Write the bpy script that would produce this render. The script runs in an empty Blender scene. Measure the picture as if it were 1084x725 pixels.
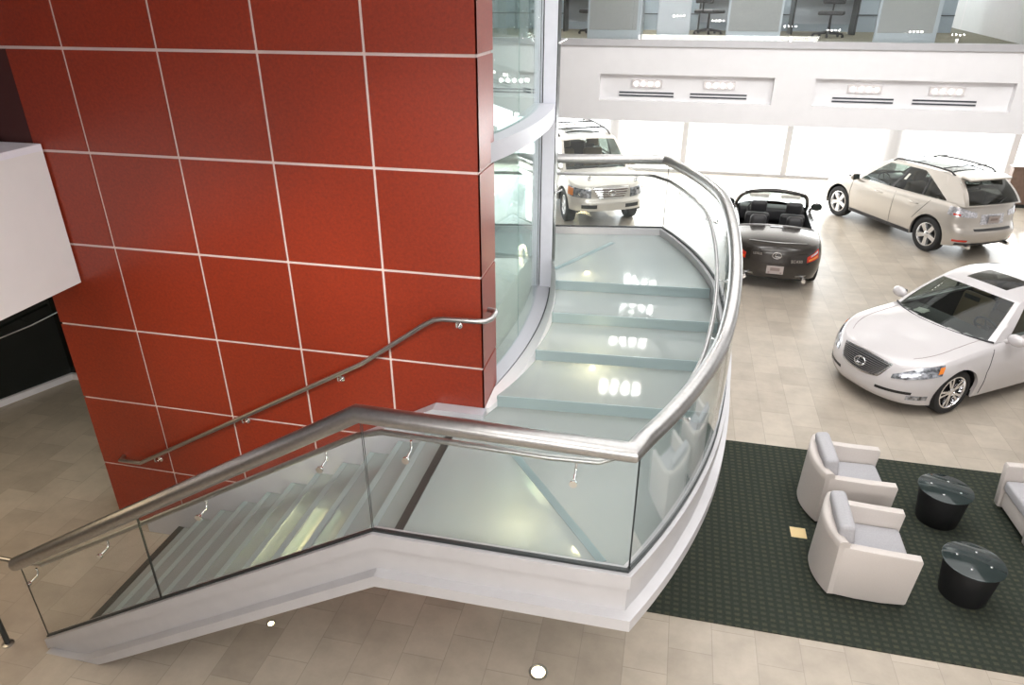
import bpy, bmesh, math, random
from mathutils import Vector, Matrix
PI = math.pi
random.seed(7)
SC = bpy.context.scene
COL = SC.collection
R = math.radians

# ------------------------------------------------------------------ materials
def nodes_of(m):
    m.use_nodes = True
    return m.node_tree.nodes, m.node_tree.links

def mat(name, col, rough=0.5, metal=0.0, coat=0.0, emit=None, es=0.0, noise=0.0, nscale=20.0, bump=0.0, spec=0.5, alpha=1.0):
    m = bpy.data.materials.new(name)
    N, L = nodes_of(m)
    b = N['Principled BSDF']
    b.inputs['Base Color'].default_value = (*col, 1)
    b.inputs['Roughness'].default_value = rough
    b.inputs['Metallic'].default_value = metal
    b.inputs['Coat Weight'].default_value = coat
    b.inputs['Coat Roughness'].default_value = 0.05
    b.inputs['Specular IOR Level'].default_value = spec
    if emit:
        b.inputs['Emission Color'].default_value = (*emit, 1)
        b.inputs['Emission Strength'].default_value = es
        m.cycles.emission_sampling = 'NONE'
    if noise or bump:
        tc = N.new('ShaderNodeTexCoord'); nz = N.new('ShaderNodeTexNoise')
        nz.inputs['Scale'].default_value = nscale; nz.inputs['Detail'].default_value = 5
        L.new(tc.outputs['Object'], nz.inputs['Vector'])
        if noise:
            cr = N.new('ShaderNodeValToRGB')
            cr.color_ramp.elements[0].position = 0.3; cr.color_ramp.elements[1].position = 0.7
            cr.color_ramp.elements[0].color = (*[c*(1-noise) for c in col], 1)
            cr.color_ramp.elements[1].color = (*[min(1, c*(1+noise)) for c in col], 1)
            L.new(nz.outputs['Fac'], cr.inputs['Fac']); L.new(cr.outputs['Color'], b.inputs['Base Color'])
        if bump:
            bp = N.new('ShaderNodeBump'); bp.inputs['Strength'].default_value = bump; bp.inputs['Distance'].default_value = 0.01
            L.new(nz.outputs['Fac'], bp.inputs['Height']); L.new(bp.outputs['Normal'], b.inputs['Normal'])
    return m

def schlick(N, L, ior):
    """Fresnel reflectance that is the same on both faces of a thin pane"""
    lw = N.new('ShaderNodeLayerWeight'); lw.inputs['Blend'].default_value = .5
    pw = N.new('ShaderNodeMath'); pw.operation = 'POWER'; pw.inputs[1].default_value = 5
    L.new(lw.outputs['Facing'], pw.inputs[0])
    r0 = ((ior-1)/(ior+1))**2
    mr = N.new('ShaderNodeMapRange'); mr.inputs['To Min'].default_value = r0; mr.inputs['To Max'].default_value = 1
    L.new(pw.outputs[0], mr.inputs['Value'])
    return mr

def glass(name, tint=(.9, .96, .94), rough=0.0, ior=1.45, film=0.0, filmcol=(.8, .85, .84)):
    """thin architectural pane: tinted see-through with a Fresnel reflection and a little surface haze"""
    m = bpy.data.materials.new(name)
    N, L = nodes_of(m)
    N.remove(N['Principled BSDF'])
    out = N['Material Output']
    t = N.new('ShaderNodeBsdfTransparent'); t.inputs['Color'].default_value = (*tint, 1)
    g = N.new('ShaderNodeBsdfGlossy'); g.inputs['Roughness'].default_value = rough; g.inputs['Color'].default_value = (.98, 1, 1, 1)
    fr = schlick(N, L, ior)
    mx = N.new('ShaderNodeMixShader')
    L.new(fr.outputs[0], mx.inputs[0])
    if film > 0:
        d = N.new('ShaderNodeBsdfDiffuse'); d.inputs['Color'].default_value = (*filmcol, 1)
        m2 = N.new('ShaderNodeMixShader'); m2.inputs[0].default_value = film
        L.new(t.outputs[0], m2.inputs[1]); L.new(d.outputs[0], m2.inputs[2])
        L.new(m2.outputs[0], mx.inputs[1])
    else:
        L.new(t.outputs[0], mx.inputs[1])
    L.new(g.outputs[0], mx.inputs[2])
    L.new(mx.outputs[0], out.inputs['Surface'])
    return m

def tile_floor(name):
    m = bpy.data.materials.new(name)
    N, L = nodes_of(m); b = N['Principled BSDF']
    tc = N.new('ShaderNodeTexCoord')
    br = N.new('ShaderNodeTexBrick'); br.offset = 0.5; br.squash = 1.0
    br.inputs['Scale'].default_value = 1.0
    br.inputs['Brick Width'].default_value = 0.61; br.inputs['Row Height'].default_value = 0.405
    br.inputs['Mortar Size'].default_value = 0.004; br.inputs['Mortar Smooth'].default_value = 0.3
    br.inputs['Bias'].default_value = 0.0
    br.inputs['Color1'].default_value = (.47, .415, .345, 1); br.inputs['Color2'].default_value = (.385, .335, .275, 1)
    br.inputs['Mortar'].default_value = (.33, .29, .24, 1)
    mp = N.new('ShaderNodeMapping'); mp.inputs['Rotation'].default_value = (0, 0, PI/2)
    L.new(tc.outputs['Object'], mp.inputs['Vector']); L.new(mp.outputs[0], br.inputs['Vector'])
    nz = N.new('ShaderNodeTexNoise'); nz.inputs['Scale'].default_value = 2.6; nz.inputs['Detail'].default_value = 8; nz.inputs['Roughness'].default_value = .65
    L.new(tc.outputs['Object'], nz.inputs['Vector'])
    mr = N.new('ShaderNodeMapRange'); mr.inputs['From Min'].default_value = .3; mr.inputs['From Max'].default_value = .7
    mr.inputs['To Min'].default_value = .86; mr.inputs['To Max'].default_value = 1.12
    L.new(nz.outputs['Fac'], mr.inputs['Value'])
    mix = N.new('ShaderNodeMix'); mix.data_type = 'RGBA'; mix.blend_type = 'MULTIPLY'; mix.inputs['Factor'].default_value = 1
    L.new(br.outputs['Color'], mix.inputs['A']); L.new(mr.outputs[0], mix.inputs['B'])
    L.new(mix.outputs['Result'], b.inputs['Base Color'])
    b.inputs['Roughness'].default_value = 0.3; b.inputs['Specular IOR Level'].default_value = .45
    return m

def carpet_mat(name):
    m = bpy.data.materials.new(name)
    N, L = nodes_of(m); b = N['Principled BSDF']
    tc = N.new('ShaderNodeTexCoord')
    ck = N.new('ShaderNodeTexBrick'); ck.offset = 0
    ck.inputs['Scale'].default_value = 1.0; ck.inputs['Brick Width'].default_value = .085; ck.inputs['Row Height'].default_value = .07
    ck.inputs['Mortar Size'].default_value = .026; ck.inputs['Mortar Smooth'].default_value = .6
    ck.inputs['Color1'].default_value = (.060, .062, .042, 1); ck.inputs['Color2'].default_value = (.046, .052, .040, 1)
    ck.inputs['Mortar'].default_value = (.030, .036, .029, 1)
    L.new(tc.outputs['Object'], ck.inputs['Vector'])
    nz = N.new('ShaderNodeTexNoise'); nz.inputs['Scale'].default_value = 90; nz.inputs['Detail'].default_value = 3
    L.new(tc.outputs['Object'], nz.inputs['Vector'])
    mr = N.new('ShaderNodeMapRange'); mr.inputs['To Min'].default_value = .5; mr.inputs['To Max'].default_value = 1.5
    L.new(nz.outputs['Fac'], mr.inputs['Value'])
    mix = N.new('ShaderNodeMix'); mix.data_type = 'RGBA'; mix.blend_type = 'MULTIPLY'; mix.inputs['Factor'].default_value = 1
    L.new(ck.outputs['Color'], mix.inputs['A']); L.new(mr.outputs[0], mix.inputs['B'])
    L.new(mix.outputs['Result'], b.inputs['Base Color'])
    bp = N.new('ShaderNodeBump'); bp.inputs['Strength'].default_value = .5; bp.inputs['Distance'].default_value = .004
    L.new(nz.outputs['Fac'], bp.inputs['Height']); L.new(bp.outputs['Normal'], b.inputs['Normal'])
    b.inputs['Roughness'].default_value = .95; b.inputs['Specular IOR Level'].default_value = .1
    return m

def red_mat(name):
    m = bpy.data.materials.new(name)
    N, L = nodes_of(m); b = N['Principled BSDF']
    tc = N.new('ShaderNodeTexCoord')
    nz = N.new('ShaderNodeTexNoise'); nz.inputs['Scale'].default_value = 38; nz.inputs['Detail'].default_value = 6; nz.inputs['Roughness'].default_value = .7
    L.new(tc.outputs['Object'], nz.inputs['Vector'])
    cr = N.new('ShaderNodeValToRGB')
    cr.color_ramp.elements[0].position = .3; cr.color_ramp.elements[0].color = (.185, .016, .005, 1)
    cr.color_ramp.elements[1].position = .72; cr.color_ramp.elements[1].color = (.30, .032, .008, 1)
    L.new(nz.outputs['Fac'], cr.inputs['Fac']); L.new(cr.outputs['Color'], b.inputs['Base Color'])
    b.inputs['Roughness'].default_value = .38; b.inputs['Specular IOR Level'].default_value = .5
    b.inputs['Coat Weight'].default_value = .25; b.inputs['Coat Roughness'].default_value = .35
    return m

M = dict(
    floor=tile_floor('stone_tiles'), carpet=carpet_mat('dark_green_carpet'), red=red_mat('red_wood_panel'),
    white=mat('white_paint', (.80, .79, .80), .55, noise=.015, nscale=4), white2=mat('soft_white', (.74, .735, .75), .5),
    joint=mat('aluminium_joint', (.70, .60, .57), .4, .0), maroon=mat('dark_maroon', (.05, .010, .008), .5),
    ceil=mat('ceiling_white', (.78, .78, .78), .7), black=mat('black_matte', (.008, .008, .009), .5),
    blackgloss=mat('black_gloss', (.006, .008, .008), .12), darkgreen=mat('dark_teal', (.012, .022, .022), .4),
    steel=mat('brushed_steel', (.44, .435, .43), .33, 1.0, noise=.08, nscale=30), chrome=mat('chrome', (.86, .86, .87), .07, 1.0),
    alu=mat('silver_aluminium', (.82, .82, .90), .45, .0, noise=.03, nscale=8), alu_light=mat('light_aluminium', (.50, .495, .51), .4, .25, noise=.03, nscale=6),
    pane=glass('clear_pane', (.965, .982, .98)), pane2=glass('green_pane', (.80, .90, .88), film=.07, filmcol=(.6, .72, .72)),
    stairglass=None, edge=mat('dark_gasket', (.02, .025, .025), .35), teal=mat('teal_glass_edge', (.32, .40, .41), .2),
    under=mat('under_stair_white', (.62, .62, .58), .6), lamp=mat('warm_lamp', (1, .9, .6), .5, emit=(1, .80, .42), es=14),
    bulb=mat('spot_bulb', (1, 1, 1), .4, emit=(1, .94, .88), es=14), bulbhot=mat('ceiling_bulb', (1, 1, 1), .4, emit=(1, .95, .90), es=75), streak=mat('warm_strip_lamp', (1, .9, .6), .5, emit=(1, .82, .48), es=13), beam=mat('beam_steel_teal', (.20, .28, .29), .35), nose=mat('step_edge', (.33, .40, .405), .25), alu_mid=mat('mid_aluminium', (.50, .50, .545), .4, .1), fixture=mat('fixture_grey', (.55, .52, .52), .5),
    slot=mat('slot_dark', (.04, .045, .055), .5), slotwarm=mat('slot_warm', (.9, .6, .45), .5),
    olive=mat('olive_office_carpet', (.16, .15, .105), .9, noise=.12, nscale=6), cub=mat('cubicle_fabric', (.33, .335, .33), .85, noise=.06, nscale=60),
    cubtrim=mat('cubicle_trim', (.42, .46, .50), .4, .3), bluegrey=mat('blue_grey_panel', (.30, .36, .41), .5), offwhite=mat('cabinet_white', (.58, .62, .67), .45),
    chairfab=mat('cream_upholstery', (.57, .525, .495), .7, noise=.03, nscale=80, bump=.05), cushion=mat('pale_grey_upholstery', (.40, .395, .415), .85, noise=.06, nscale=70, bump=.06),
    brass=mat('brass_plate', (.80, .62, .33), .45, .4), wood=mat('brown_partition', (.17, .11, .085), .5, noise=.15, nscale=12),
    ground=mat('pale_paving', (.8, .79, .76), .8), whitecol=mat('column_white', (.55, .55, .57), .6),
    tableglass=mat('smoked_tabletop', (.018, .028, .028), .05, spec=.45),
    pearl=mat('pearl_white_paint', (.57, .545, .55), .22, coat=.8), silver=mat('champagne_paint', (.52, .485, .445), .24, .35, coat=.8, noise=.02, nscale=500),
    gxsilver=mat('pale_silver_paint', (.66, .63, .58), .25, .25, coat=.8), onyx=mat('black_paint', (.030, .025, .021), .26, .2, coat=.6),
    tyre=mat('tyre_rubber', (.014, .014, .015), .7), rim=mat('alloy_rim', (.72, .72, .73), .22, .9), rimdark=mat('dark_backing', (.05, .05, .055), .6),
    tint=glass('tinted_auto_glass', (.44, .49, .46), ior=1.5), tintdark=glass('dark_auto_glass', (.16, .17, .165), ior=1.5),
    plastic=mat('dark_trim_plastic', (.03, .03, .033), .5), tan=mat('tan_leather', (.34, .25, .15), .6), darkleather=mat('black_leather', (.03, .03, .032), .5),
    lens=mat('headlamp_lens', (.36, .38, .42), .12, .6, coat=1.0, noise=.95, nscale=16), amber=mat('amber_lens', (.75, .22, .03), .2, coat=.6),
    redlens=mat('red_lens', (.55, .03, .015), .18, coat=.8), clearlens=mat('clear_tail_lens', (.62, .62, .66), .15, .5, coat=1, noise=.4, nscale=30),
    plate=mat('licence_plate', (.40, .35, .33), .45), platedark=mat('plate_mark', (.22, .17, .16), .5), paper=mat('white_paper', (.82, .80, .74), .7),
)

def stair_glass(name, tint, see, rough, ior, col):
    m = bpy.data.materials.new(name)
    N, L = nodes_of(m); b = N['Principled BSDF']; out = N['Material Output']
    b.inputs['Base Color'].default_value = (*col, 1); b.inputs['Roughness'].default_value = rough
    b.inputs['IOR'].default_value = ior; b.inputs['Specular IOR Level'].default_value = .5
    t = N.new('ShaderNodeBsdfTransparent'); t.inputs['Color'].default_value = (*tint, 1)
    fr = schlick(N, L, ior)
    mr = N.new('ShaderNodeMapRange'); mr.inputs['To Min'].default_value = see; mr.inputs['To Max'].default_value = 0
    L.new(fr.outputs[0], mr.inputs['Value'])
    mx = N.new('ShaderNodeMixShader')
    L.new(mr.outputs[0], mx.inputs[0]); L.new(b.outputs[0], mx.inputs[1]); L.new(t.outputs[0], mx.inputs[2])
    L.new(mx.outputs[0], out.inputs['Surface'])
    return m
M['stairglass'] = stair_glass('frosted_stair_glass', (.89, .94, .94), .46, .05, 1.55, (.44, .485, .485))

# ------------------------------------------------------------------ mesh builder
class MB:
    def __init__(s): s.v = []; s.f = []; s.m = []
    def add(s, V, F, mi=0):
        o = len(s.v); s.v += [Vector(p) for p in V]
        s.f += [[i+o for i in f] for f in F]; s.m += [mi]*len(F); return s
    def box(s, a, b, mi=0):
        x0, y0, z0 = [min(p, q) for p, q in zip(a, b)]; x1, y1, z1 = [max(p, q) for p, q in zip(a, b)]
        V = [(x0,y0,z0),(x1,y0,z0),(x1,y1,z0),(x0,y1,z0),(x0,y0,z1),(x1,y0,z1),(x1,y1,z1),(x0,y1,z1)]
        return s.add(V, [(0,3,2,1),(4,5,6,7),(0,1,5,4),(1,2,6,5),(2,3,7,6),(3,0,4,7)], mi)
    def rbox(s, a, b, r=.03, seg=3, mi=0, mtx=None):
        bm = bmesh.new(); bmesh.ops.create_cube(bm, size=1)
        c = [(p+q)/2 for p, q in zip(a, b)]; d = [abs(q-p) for p, q in zip(a, b)]
        for v in bm.verts: v.co = Vector((v.co.x*d[0]+c[0], v.co.y*d[1]+c[1], v.co.z*d[2]+c[2]))
        bmesh.ops.bevel(bm, geom=bm.edges[:], offset=min(r, min(d)*.49), segments=seg, affect='EDGES', profile=.5)
        return s._bm(bm, mi, mtx)
    def _bm(s, bm, mi=0, mtx=None):
        bm.verts.index_update()
        s.add([(mtx @ v.co) if mtx else v.co.copy() for v in bm.verts], [[v.index for v in f.verts] for f in bm.faces], mi)
        bm.free(); return s
    def tube(s, pts, r, n=14, mi=0, closed=False, caps=True, flat=1.0):
        P = [Vector(p) for p in pts]; k = len(P)
        rr = r if isinstance(r, (list, tuple)) else [r]*k
        T = []
        segs = [(P[(i+1) % k]-P[i]).normalized() for i in range(k if closed else k-1)]
        t0 = segs[0]
        up = Vector((0,0,1)) if abs(t0.z) < .95 else Vector((1,0,0))
        u = t0.cross(up).normalized(); w = u.cross(t0).normalized()
        rings = []
        for i in range(k):
            if closed: a, b = segs[i-1], segs[i]
            else: a = segs[max(i-1, 0)]; b = segs[min(i, k-2)]
            if i > 0 or closed:
                u = (u - a*u.dot(a)).normalized(); w = u.cross(a).normalized()
            nrm = (a+b).normalized()
            ring = []
            for j in range(n):
                th = 2*PI*j/n
                q = u*math.cos(th)*rr[i] + w*math.sin(th)*rr[i]*flat
                den = a.dot(nrm)
                q = q - a*(q.dot(nrm)/den)
                ring.append(P[i]+q)
            rings.append(ring)
            u = (u - b*u.dot(b)).normalized()
        V = [p for rg in rings for p in rg]; F = []
        for i in range(k if closed else k-1):
            i2 = (i+1) % k
            for j in range(n): F.append((i*n+j, i*n+(j+1) % n, i2*n+(j+1) % n, i2*n+j))
        if caps and not closed: F.append(list(range(n))[::-1]); F.append([(k-1)*n+j for j in range(n)])
        return s.add(V, F, mi)
    def lathe(s, prof, n=32, mi=0, mtx=None, closed=False, cap=True):
        V = []; F = []
        for (r, z) in prof:
            for j in range(n):
                th = 2*PI*j/n; V.append(Vector((r*math.cos(th), r*math.sin(th), z)))
        k = len(prof)
        for i in range(k if closed else k-1):
            i2 = (i+1) % k
            for j in range(n): F.append((i*n+j, i*n+(j+1) % n, i2*n+(j+1) % n, i2*n+j))
        if not closed and cap:
            if prof[0][0] > 1e-5: F.append(list(range(n))[::-1])
            if prof[-1][0] > 1e-5: F.append([(k-1)*n+j for j in range(n)])
        if mtx: V = [mtx @ v for v in V]
        return s.add(V, F, mi)
    def prism(s, poly, d, mi=0):
        """poly: list of 3D points (planar), extruded by vector d"""
        P = [Vector(p) for p in poly]; d = Vector(d); n = len(P)
        V = P+[p+d for p in P]
        F = [list(range(n))[::-1], [n+i for i in range(n)]]+[(i, (i+1) % n, n+(i+1) % n, n+i) for i in range(n)]
        return s.add(V, F, mi)
    def strip(s, A, B, mi=0, closed=False):
        n = len(A); V = list(A)+list(B)
        F = [(i, (i+1) % n, n+(i+1) % n, n+i) for i in range(n if closed else n-1)]
        return s.add(V, F, mi)
    def sweep(s, path, sect, mi=0, caps=True):
        """path: list of (point, outward) ; sect: closed list of (out, up)"""
        rings = []
        for p, o in path:
            p = Vector(p); o = Vector(o); rings.append([p+o*a+Vector((0,0,1))*b for a, b in sect])
        n = len(sect); V = [q for rg in rings for q in rg]; F = []
        for i in range(len(rings)-1):
            for j in range(n): F.append((i*n+j, i*n+(j+1) % n, (i+1)*n+(j+1) % n, (i+1)*n+j))
        if caps: F.append(list(range(n))[::-1]); F.append([(len(rings)-1)*n+j for j in range(n)])
        return s.add(V, F, mi)
    def xf(s, m): s.v = [m @ p for p in s.v]; return s
    def grid(s, fn, us, vs, mi=0, flip=False):
        V = [fn(u, v) for u in us for v in vs]; nv = len(vs); F = []
        for i in range(len(us)-1):
            for j in range(nv-1):
                q = (i*nv+j, (i+1)*nv+j, (i+1)*nv+j+1, i*nv+j+1)
                F.append(q[::-1] if flip else q)
        return s.add(V, F, mi)

def obj(name, mb, mats, parent=None, smooth=None, fix=True, weld=False):
    me = bpy.data.meshes.new(name)
    off = Vector((0,0,0))
    rt = parent
    while rt is not None and rt.parent is not None: rt = rt.parent
    if rt is not None and rt.get('_w'): off = Vector(rt.location)
    me.from_pydata([tuple(p-off) for p in mb.v], [], mb.f)
    if not isinstance(mats, (list, tuple)): mats = [mats]
    for m in mats: me.materials.append(m)
    for p, mi in zip(me.polygons, mb.m): p.material_index = mi
    if fix or weld:
        bm = bmesh.new(); bm.from_mesh(me)
        if weld: bmesh.ops.remove_doubles(bm, verts=bm.verts[:], dist=.0006)
        if fix: bmesh.ops.recalc_face_normals(bm, faces=bm.faces[:])
        bm.to_mesh(me); bm.free()
    if smooth:
        me.polygons.foreach_set('use_smooth', [True]*len(me.polygons))
        me.set_sharp_from_angle(angle=R(smooth))
    me.update()
    o = bpy.data.objects.new(name, me); COL.objects.link(o)
    if parent is not None: o.parent = parent
    return o

def thing(name, label, cat, loc=(0,0,0), rz=0, group=None, world=False):
    o = bpy.data.objects.new(name, None); COL.objects.link(o)
    o.location = loc; o.rotation_euler = (0, 0, rz); o.empty_display_size = .1
    o['label'] = label; o['category'] = cat
    if group: o['group'] = group
    if world: o['_w'] = 1
    return o
def tag(o, label, cat, group=None):
    o['label'] = label; o['category'] = cat
    if group: o['group'] = group
    return o
def struct(name, mb, m, parent=None, smooth=None, fix=True):
    o = obj(name, mb, m, parent, smooth, fix)
    if parent is None: o['kind'] = 'structure'
    return o
def dup(root, loc, rz, label, group=None):
    r = root.copy(); COL.objects.link(r); r.location = loc; r.rotation_euler = (0, 0, rz); r['label'] = label
    if group: r['group'] = group
    for ch in list(root.children):
        c = ch.copy(); COL.objects.link(c); c.parent = r
        for g in list(ch.children):
            d = g.copy(); COL.objects.link(d); d.parent = c
    return r
def text_mb(body, size, mtx):
    cu = bpy.data.curves.new('t', 'FONT'); cu.body = body; cu.size = size; cu.align_x = 'CENTER'; cu.align_y = 'CENTER'; cu.extrude = .002; cu.resolution_u = 2
    o = bpy.data.objects.new('t', cu); COL.objects.link(o)
    dg = bpy.context.evaluated_depsgraph_get(); me = bpy.data.meshes.new_from_object(o.evaluated_get(dg))
    mb = MB(); mb.add([mtx @ v.co for v in me.vertices], [list(p.vertices) for p in me.polygons])
    bpy.data.objects.remove(o); bpy.data.curves.remove(cu); bpy.data.meshes.remove(me)
    return mb
def frame(origin, right, up):
    r = Vector(right).normalized(); n = r.cross(Vector(up)).normalized(); u = n.cross(r)
    m = Matrix.Identity(4)
    for i in range(3): m[i][0] = r[i]; m[i][1] = u[i]; m[i][2] = n[i]; m[i][3] = origin[i]
    return m
# ================================================================== SETTING
FY = 15.0                         # plane of the upper storey's edge
b = MB().box((-13, -2.3, -.2), (14, 25.2, 0)); struct('floor', b, M['floor'])
b = MB().box((-30, 25.2, -.3), (34, 60, -.05)); struct('ground', b, M['ground'])
b = MB().box((-13.2, -2.3, 0), (-13, 25, 8.6)); struct('wall_left', b, M['white2'])
b = MB().box((14, -2.3, 0), (14.2, 21.5, 8.6)); struct('wall_right', b, M['white2'])
b = MB().box((-13.2, -2.5, 0), (14.2, -2.3, 8.6)); struct('wall_back', b, M['white2'])
b = MB().box((-13.2, -2.5, 8.6), (14.2, 25.3, 8.8)); struct('ceiling', b, M['ceil'])
b = MB().box((-13, -2.3, 3.62), (14, .6, 3.9)); struct('floor_balcony', b, M['white2'])  # unseen slab under the camera, added to carry the fill lamp below it
b = MB().box((-13, FY+.15, 3.2), (14, 25.2, 3.4)); struct('ceiling_showroom', b, M['ceil'])
b = MB().box((-13, FY-2, 7.5), (14, 25.1, 8.5)); struct('ceiling_upper', b, M['ceil'])
b = MB().box((-13, FY+.15, 4.55), (14, 25.2, 4.7)); struct('floor_upper', b, M['olive'])
# fascia of the upper storey with three long shallow niches
niches = [(-5.85, -2.47), (-1.60, 1.73), (2.47, 5.87), (6.6, 9.95)]
b = MB(); zt, zb = 4.08, 3.58
b.box((-13, FY, zt), (14, FY+.15, 4.60)); b.box((-13, FY, 3.2), (14, FY+.15, zb))
xs = [-13]+[v for n in niches for v in n]+[14]
for i in range(0, len(xs), 2): b.box((xs[i], FY, zb), (xs[i+1], FY+.15, zt))
for x0, x1 in niches: b.box((x0-.05, FY+.15, zb-.05), (x1+.05, FY+.4, zt+.05)) ; b.box((x0, FY+.14, zb), (x1, FY+.16, zt))
struct('wall_fascia', b, M['white'])
b = MB().box((-13, FY-.05, 4.60), (14, FY+.15, 4.72)); struct('trim_fascia', b, M['alu_light'])
# window wall of the showroom
wx = [-12.9, -9.6, -6.3, -3.0, .3, 3.6, 6.9, 10.2, 13.5]
for i in range(8):
    x0, x1 = wx[i], wx[i+1]; b = MB()
    b.box((x0, 24.9, 0), (x0+.09, 25.02, 3.2)); b.box((x1-.09, 24.9, 0), (x1, 25.02, 3.2))
    b.box((x0+.09, 24.9, 0), (x1-.09, 25.02, .09)); b.box((x0+.09, 24.9, 3.1), (x1-.09, 25.02, 3.2)); b.box((x0+.09, 24.92, 2.3), (x1-.09, 25.0, 2.36))
    w = struct('window_%d' % (i+1), b, M['alu_light'])
    g = MB().box((x0+.09, 24.95, .09), (x1-.09, 24.965, 3.1)); obj('pane', g, M['pane'], w)
b = MB().box((13.5, 24.9, 0), (14.2, 25.05, 8.6)); b.box((-13.2, 24.9, 0), (-12.9, 25.05, 8.6)); b.box((-12.9, 24.9, 3.2), (13.5, 25.05, 4.7)); struct('wall_front', b, M['white2'])
for i, (x0, x1) in enumerate(((-12.9, -4.2), (-4.2, 4.6), (4.6, 13.5))):     # upper storey windows
    b = MB(); b.box((x0, 24.9, 4.7), (x1, 25.02, 5.5)); b.box((x0, 24.9, 7.3), (x1, 25.02, 7.5)); b.box((x0, 24.9, 5.5), (x0+.12, 25.02, 7.3)); b.box((x1-.12, 24.9, 5.5), (x1, 25.02, 7.3))
    w = struct('window_%d' % (i+9), b, M['alu_light'])
    obj('pane', MB().box((x0+.12, 24.95, 5.5), (x1-.12, 24.965, 7.3)), M['pane'], w)
# right-hand glass side of the showroom
b = MB()
for y in (21.5, 23.2, 24.85): b.box((14.0, y, 0), (14.1, y+.1, 3.2))
b.box((14, 21.6, 3.1), (14.1, 24.85, 3.2)); b.box((14, 21.6, 0), (14.1, 24.85, .1))
w = struct('window_12', b, M['alu_light']); obj('pane', MB().box((14.04, 21.6, .1), (14.05, 24.85, 3.1)), M['pane'], w)
# round columns by the glass
for i, (x, y, r_) in enumerate(((-1.95, 23.6, .2), (6.35, 23.6, .27))):
    b = MB().lathe([(r_, 0), (r_, 3.2)], 28, mtx=Matrix.Translation((x, y, 0)))
    struct('column', b, M['whitecol'], smooth=40)

# ---- red panelled wall
WY, X0, X1 = 5.32, -5.92, -1.47
b = MB()
b.box((X0+.01, WY+.012, 0), (X1-.012, WY+.46, 8.6), 1)
colx = [X0, -5.035, -4.14, -3.248, -2.352, X1]
rowz = [0, .80, 1.66, 2.53, 3.40, 4.275, 5.13, 6.0, 6.87, 7.74, 8.6]
g = .012
for i in range(5):
    for j in range(10):
        xa, xb, za, zb2 = colx[i]+(g if i else 0), colx[i+1]-(g if i < 4 else 0), rowz[j]+g, rowz[j+1]-g
        if i == 0 and j == 5:                       # mezzanine passage opening: its dark void painted as a maroon sheet
            b.box((-5.60, WY, za), (xb, WY+.012, zb2), 0); b.box((xa, WY+.002, za), (-5.60, WY+.012, zb2), 2); continue
        b.box((xa, WY, za), (xb, WY+.012, zb2), 0)
for j in range(10): b.box((X1-.012, WY, rowz[j]+g), (X1, WY+.47, rowz[j+1]-g), 0)
struct('wall_red', b, [M['red'], M['joint'], M['maroon']])
# ---- mezzanine edge at the left and the dark space under it
b = MB().box((-13, .62, 3.02), (-5.5, 5.30, 4.28)); struct('wall_mezzanine', b, M['white'])
b = MB().box((-13, .62, 4.28), (-5.5, 5.30, 4.34)); struct('trim_mezzanine', b, M['alu'])
b = MB()
arc = [(-13, 4.2), (-11.4, 5.3), (-10.2, 6.3), (-9.45, 7.1), (-9.1, 7.9), (-9.0, 8.35)]
# base line of the dark wall follows a gentle curve, then turns forward beside the red wall
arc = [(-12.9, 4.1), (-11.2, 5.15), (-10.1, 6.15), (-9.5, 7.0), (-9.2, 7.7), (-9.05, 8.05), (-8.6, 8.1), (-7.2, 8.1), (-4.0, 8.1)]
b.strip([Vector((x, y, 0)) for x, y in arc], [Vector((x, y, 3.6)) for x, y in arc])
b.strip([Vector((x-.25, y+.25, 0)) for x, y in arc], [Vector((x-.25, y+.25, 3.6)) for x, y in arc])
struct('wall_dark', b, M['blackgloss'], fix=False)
b = MB()
b.sweep([((x, y, 0), (.6, -.8, 0)) for x, y in arc], [(0, 0), (.06, 0), (.06, .10), (0, .10)]); struct('baseboard_dark', b, M['alu'])
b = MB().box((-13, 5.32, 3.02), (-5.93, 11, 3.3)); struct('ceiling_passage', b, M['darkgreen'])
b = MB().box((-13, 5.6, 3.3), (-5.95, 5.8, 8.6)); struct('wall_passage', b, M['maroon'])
hr = thing('curved_rail', 'thin pale curved rail along the dark wall under the white mezzanine', 'rail', (-9.3, 7.0, 0), world=True)
pts = [(-10.0, 6.0, .95), (-9.6, 6.6, 1.0), (-9.3, 7.1, 1.06), (-9.02, 7.6, 1.14), (-8.85, 8.0, 1.22)]
obj('rail', MB().tube(pts, .018), M['chrome'], hr, 40)
for p in (pts[1], pts[3]): obj('bracket', MB().tube([p, (p[0]-.1, p[1]+.12, p[2]-.04)], .012, 8), M['chrome'], hr, 40)
# rug
cp = MB().box((-.1, 5.27, 0), (8.2, 8.55, .012)); o = obj('area_carpet', cp, M['carpet']); tag(o, 'dark green patterned carpet under the cream armchairs and black tables', 'carpet')

# ---- fixtures in the niches
def spot_row(c, y, z, face, label, grp, bm_='bulb'):
    t = thing('spotlight_row', label, 'light', (c, y, z), 0, grp)
    s = face
    obj('housing', MB().box((-.30, 0, -.07), (.30, s*-.03, .08)), M['fixture'], t)
    for k in range(4):
        mt = Matrix.Translation((-.21+.14*k, s*-.03, 0)) @ Matrix.Rotation(s*PI/2, 4, 'X')
        obj('bulb', MB().lathe([(.0, .03), (.022, .027), (.034, .012), (.038, 0)], 14, mtx=mt), M[bm_], t, 50)
    return t
def vent(c, y, z, label, grp):
    t = thing('linear_vent', label, 'vent', (c, y, z), 0, grp)
    obj('frame', MB().box((-.55, 0, -.055), (.55, -.012, .055)), M['white2'], t)
    for dz in (-.030, .030): obj('slot', MB().box((-.54, -.012, dz-.014), (.54, -.02, dz+.014)), M['slot'], t)
cents = [(-4.87, 'far left niche, outer'), (-3.45, 'far left niche, inner'), (-.67, ''), (.73, ''), (3.38, ''), (4.79, '')]
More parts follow.
